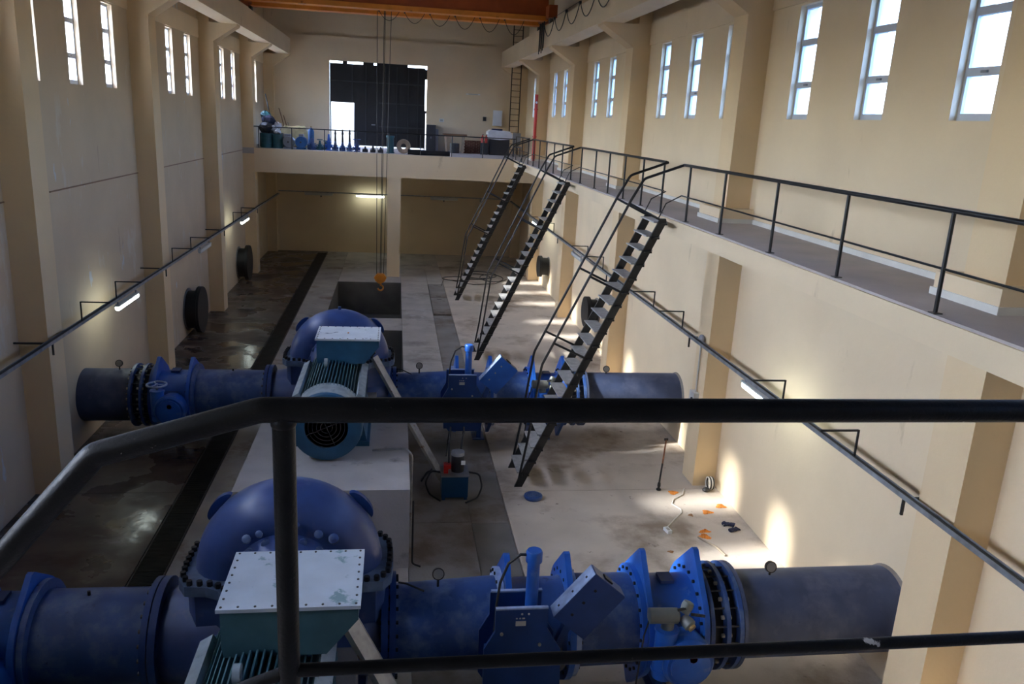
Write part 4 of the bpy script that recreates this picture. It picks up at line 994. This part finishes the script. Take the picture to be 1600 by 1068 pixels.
MB().lathe([(0, .16), (.7, .16), (.7, .19), (.78, .19), (.78, 0)], (-.26, YF+.2, ZW), (0,0,1), 18).build('shell', 'teal_paint', t)
MB().lathe([(-.02, .19), (.03, .19)], (-.26, YF+.2, ZW+.02), (0,0,1), 18).build('base_ring', 'teal_paint', t)
t = thing('hose_roll', (.34, YF, ZW), 'grey rolled hose standing on the platform before the dark gate', 'hose')
for k in range(4): MB().tube([(.34+(.30-.05*k)*math.cos(q), YF+.15+.04*k, ZW+.33+(.30-.05*k)*math.sin(q)) for q in [2*PI*i/24 for i in range(24)]], .028, 7, True).build('hose_turn', 'wood_pale', t)
t = thing('black_pipe', (1.4, YF-.35, ZW), 'long black pipe lying along the platform edge', 'pipe')
MB().lathe([(.55, .08), (.55, .11), (2.45, .11), (2.45, .08), (2.4, .08), (2.4, 0)], (0, YF-.42, ZW+.11), (1,0,0), 18).build('pipe_shell', 'rubber', t)
MB().lathe([(.53, .11), (.53, .13), (.60, .13), (.60, .11)], (0, YF-.42, ZW+.11), (1,0,0), 18).build('end_collar', 'rubber', t)
# tarp, planks and scrap in the left corner
t = thing('covered_pile', (-4.9, 41.3, ZW), 'low pile under a yellowish tarpaulin behind the valves, far platform left', 'tarpaulin')
m = MB(); vs, fs = [], []; rn = random.Random(4)
for i in range(15):
    for j in range(9):
        u, v = i/14, j/8; z = .92*min(1, 6*u*(1-u)+.02)*min(1, 5*v*(1-v)+.05)*(1+rn.uniform(-.06, .06)); vs.append((-5.7+1.75*u, 40.75+1.2*v, ZW+max(.02, z)))
for i in range(14):
    for j in range(8): fs.append((i*9+j, (i+1)*9+j, (i+1)*9+j+1, i*9+j+1))
m.add(vs, fs).build('tarp_sheet', 'tarp', t)
MB().box(-5.55, -4.1, 40.9, 41.8, ZW, ZW+.35).build('crate', 'wood', t, smooth=False)
t = thing('leaning_planks', (-5.55, YB-.35, ZW), 'brown boards leaning on the rear wall left of the gate', 'board')
for k in range(3): MB().bar((-5.45+.16*k, YB-.65-.1*k, ZW), (-5.95+.22*k, YB-.42, ZW+1.75-.35*k), .03, .16, (0,1,0)).build('plank', 'wood' if k < 2 else 'wood_pale', t, smooth=False)
t = thing('scrap_heap', (-5.85, 40.0, ZW), 'tall heap of dark and pale machine scrap at the left end of the platform', 'scrap')
for k, (x, y, z, r, mt) in enumerate(((-5.9, 39.6, .85, .30, 'cabinet'), (-5.55, 39.6, .75, .22, 'grey_metal'), (-5.85, 40.0, 1.15, .28, 'navy_cloth'), (-5.45, 40.0, .95, .18, 'white_cloth'), (-6.0, 40.2, 1.40, .20, 'teal_paint'), (-5.35, 39.4, .70, .13, 'white'))):
    m = MB(); rn = random.Random(k+20); m.ell((x, y, ZW+z), (r*1.1, r, r*.9), 10, 6)
    m.v = [(a+rn.uniform(-.04, .04), b+rn.uniform(-.04, .04), c+rn.uniform(-.04, .04)) for a, b, c in m.v]; m.build('scrap_lump', mt, t, smooth=False)
MB().box(-6.15, -5.25, 39.3, 40.5, ZW, ZW+.62).build('scrap_base', 'cabinet', t, smooth=False)
MB().bar((-5.70, 40.1, ZW+.9), (-6.02, 40.4, ZW+2.35), .04, .05).build('scrap_rod', 'rubber', t, smooth=False)
# cabinet, table, bricks, desk on the right part of the platform
t = thing('metal_cabinet', (1.85, YB-.35, ZW), 'dark metal cabinet beside the right edge of the gate', 'cabinet')
MB().box(1.58, 2.05, YB-.60, YB-.05, ZW, ZW+1.32).build('body', 'cabinet', t, smooth=False)
MB().box(1.60, 2.03, YB-.62, YB-.60, ZW+.08, ZW+1.26).build('door', 'cabinet', t, smooth=False)
MB().box(2.06, 2.20, YB-.55, YB-.1, ZW, ZW+1.1).build('side_unit', 'grey_metal', t, smooth=False)
MB().box(1.78, 1.84, YB-.64, YB-.62, ZW+.62, ZW+.72).build('handle', 'grey_metal', t, smooth=False)
t = thing('work_table', (2.9, 42.6, ZW), 'rough wooden table with pale splayed legs on the far platform', 'table')
MB().box(2.35, 3.55, 42.3, 43.0, ZW+.86, ZW+.94).build('table_top', 'wood', t, smooth=False)
for x, e in ((2.45, .14), (3.4, -.05)):
    for y in (42.38, 42.92): MB().bar((x+e, y, ZW), (x, y, ZW+.86), .10, .10, (0,1,0)).build('leg', 'wood_pale', t, smooth=False)
drum(2.95, 42.5, .48, .24, 'cabinet', 'dark bucket beneath the rough wooden table', 'bucket', 'bucket')
t = thing('brick_stack', (4.0, 43.2, ZW), 'stack of reddish brown bricks between the wooden table and the desk', 'bricks')
bme = MB().box(-.115, .115, -.055, .055, 0, .068).mesh('brick', smooth=False); bme.materials.append(MATS['brick'])
for r in range(9):
    for c in range(5):
        for d in range(1):
            o = bpy.data.objects.new('brick', bme); COL.objects.link(o); o.parent = t; o.location = (-.5+c*.245+(.12 if r % 2 else 0), -.2+random.uniform(-.015, .015), r*.072)
for k, (x, lb) in enumerate(((4.33, 'left red and pale extinguisher beside the desk'), (4.52, 'right red extinguisher beside the desk'))):
    t = thing('fire_extinguisher', (x, 42.2, ZW), lb, 'extinguisher', 'extinguishers beside the desk')
    MB().box(x-.09, x+.09, 42.1, 42.3, ZW, ZW+.58).build('stand', 'cabinet', t, smooth=False)
    MB().lathe([(.58, .075), (.86, .075), (.93, .03), (.96, .03), (.96, 0)], (x, 42.2, ZW), (0,0,1), 14).build('tank', 'red', t)
    MB().box(x-.02, x+.05, 42.15, 42.2, ZW+.96, ZW+1.0).build('lever', 'cabinet', t, smooth=False)
t = thing('covered_desk', (5.1, 42.5, ZW), 'dark desk draped with a white cover at the right end of the platform', 'desk')
MB().box(4.68, 5.72, 42.2, 43.0, ZW, ZW+.82).build('desk_body', 'cabinet', t, smooth=False)
MB().prism([(4.58, ZW+.80), (4.60, ZW+1.14), (4.72, ZW+1.24), (5.70, ZW+1.20), (5.84, ZW+1.08), (5.84, ZW+.82), (5.2, ZW+.76)], 'y', 42.1, 43.05).build('white_cover', 'white_cloth', t, smooth=False)
MB().box(4.85, 5.35, 42.3, 42.9, ZW+1.22, ZW+1.30).build('tray', 'navy_cloth', t, smooth=False)
t = thing('white_panel_box', (5.2, YB-.12, 6.95), 'white box panel mounted on the rear wall above the desk', 'panel')
MB().box(5.10, 5.58, YB-.22, YB-.01, 7.05, 7.85).build('box_body', 'white', t, smooth=False)
MB().box(5.13, 5.55, YB-.235, YB-.22, 7.08, 7.82).build('box_door', 'white', t, smooth=False)
t = thing('grey_chair', (5.95, 41.2, ZW), 'grey backed chair at the right end of the platform', 'chair')
MB().box(5.78, 6.18, 41.5, 41.55, ZW+.62, ZW+1.15).build('backrest', 'grey_metal', t, smooth=False)
MB().box(5.78, 6.18, 41.05, 41.5, ZW+.44, ZW+.50).build('seat', 'grey_metal', t, smooth=False)
for x in (5.81, 6.15):
    for y in (41.08, 41.5): MB().cyl((x, y, ZW), (x, y, ZW+.44), .018, 8).build('leg', 'cabinet', t)
for x in (5.85, 6.11): MB().cyl((x, 41.52, ZW+.48), (x, 41.52, ZW+.66), .018, 8).build('back_post', 'cabinet', t)
for nm, x, z, w_, h_, mt, lb, ct in (('wall_socket', 2.37, 7.19, .22, .16, 'white', 'pale socket box on the rear wall right of the gate', 'socket'), ('wall_switch', 4.66, 7.38, .18, .22, 'cabinet', 'dark switch on the rear wall left of the white panel', 'switch'), ('wall_shelf', 4.0, 8.6, .75, .05, 'white', 'thin pale tube fitting on the rear wall, high right of the gate', 'lamp')):
    t = thing(nm, (x, YB, z), lb, ct)
    MB().box(x-w_/2, x+w_/2, YB-.08, YB-.005, z-h_/2, z+h_/2).build('body', mt, t, smooth=False)
    MB().box(x-w_/3, x+w_/3, YB-.09, YB-.08, z-h_/3, z+h_/3).build('face', 'gauge_face' if mt == 'white' else 'bolt_dark', t, smooth=False)
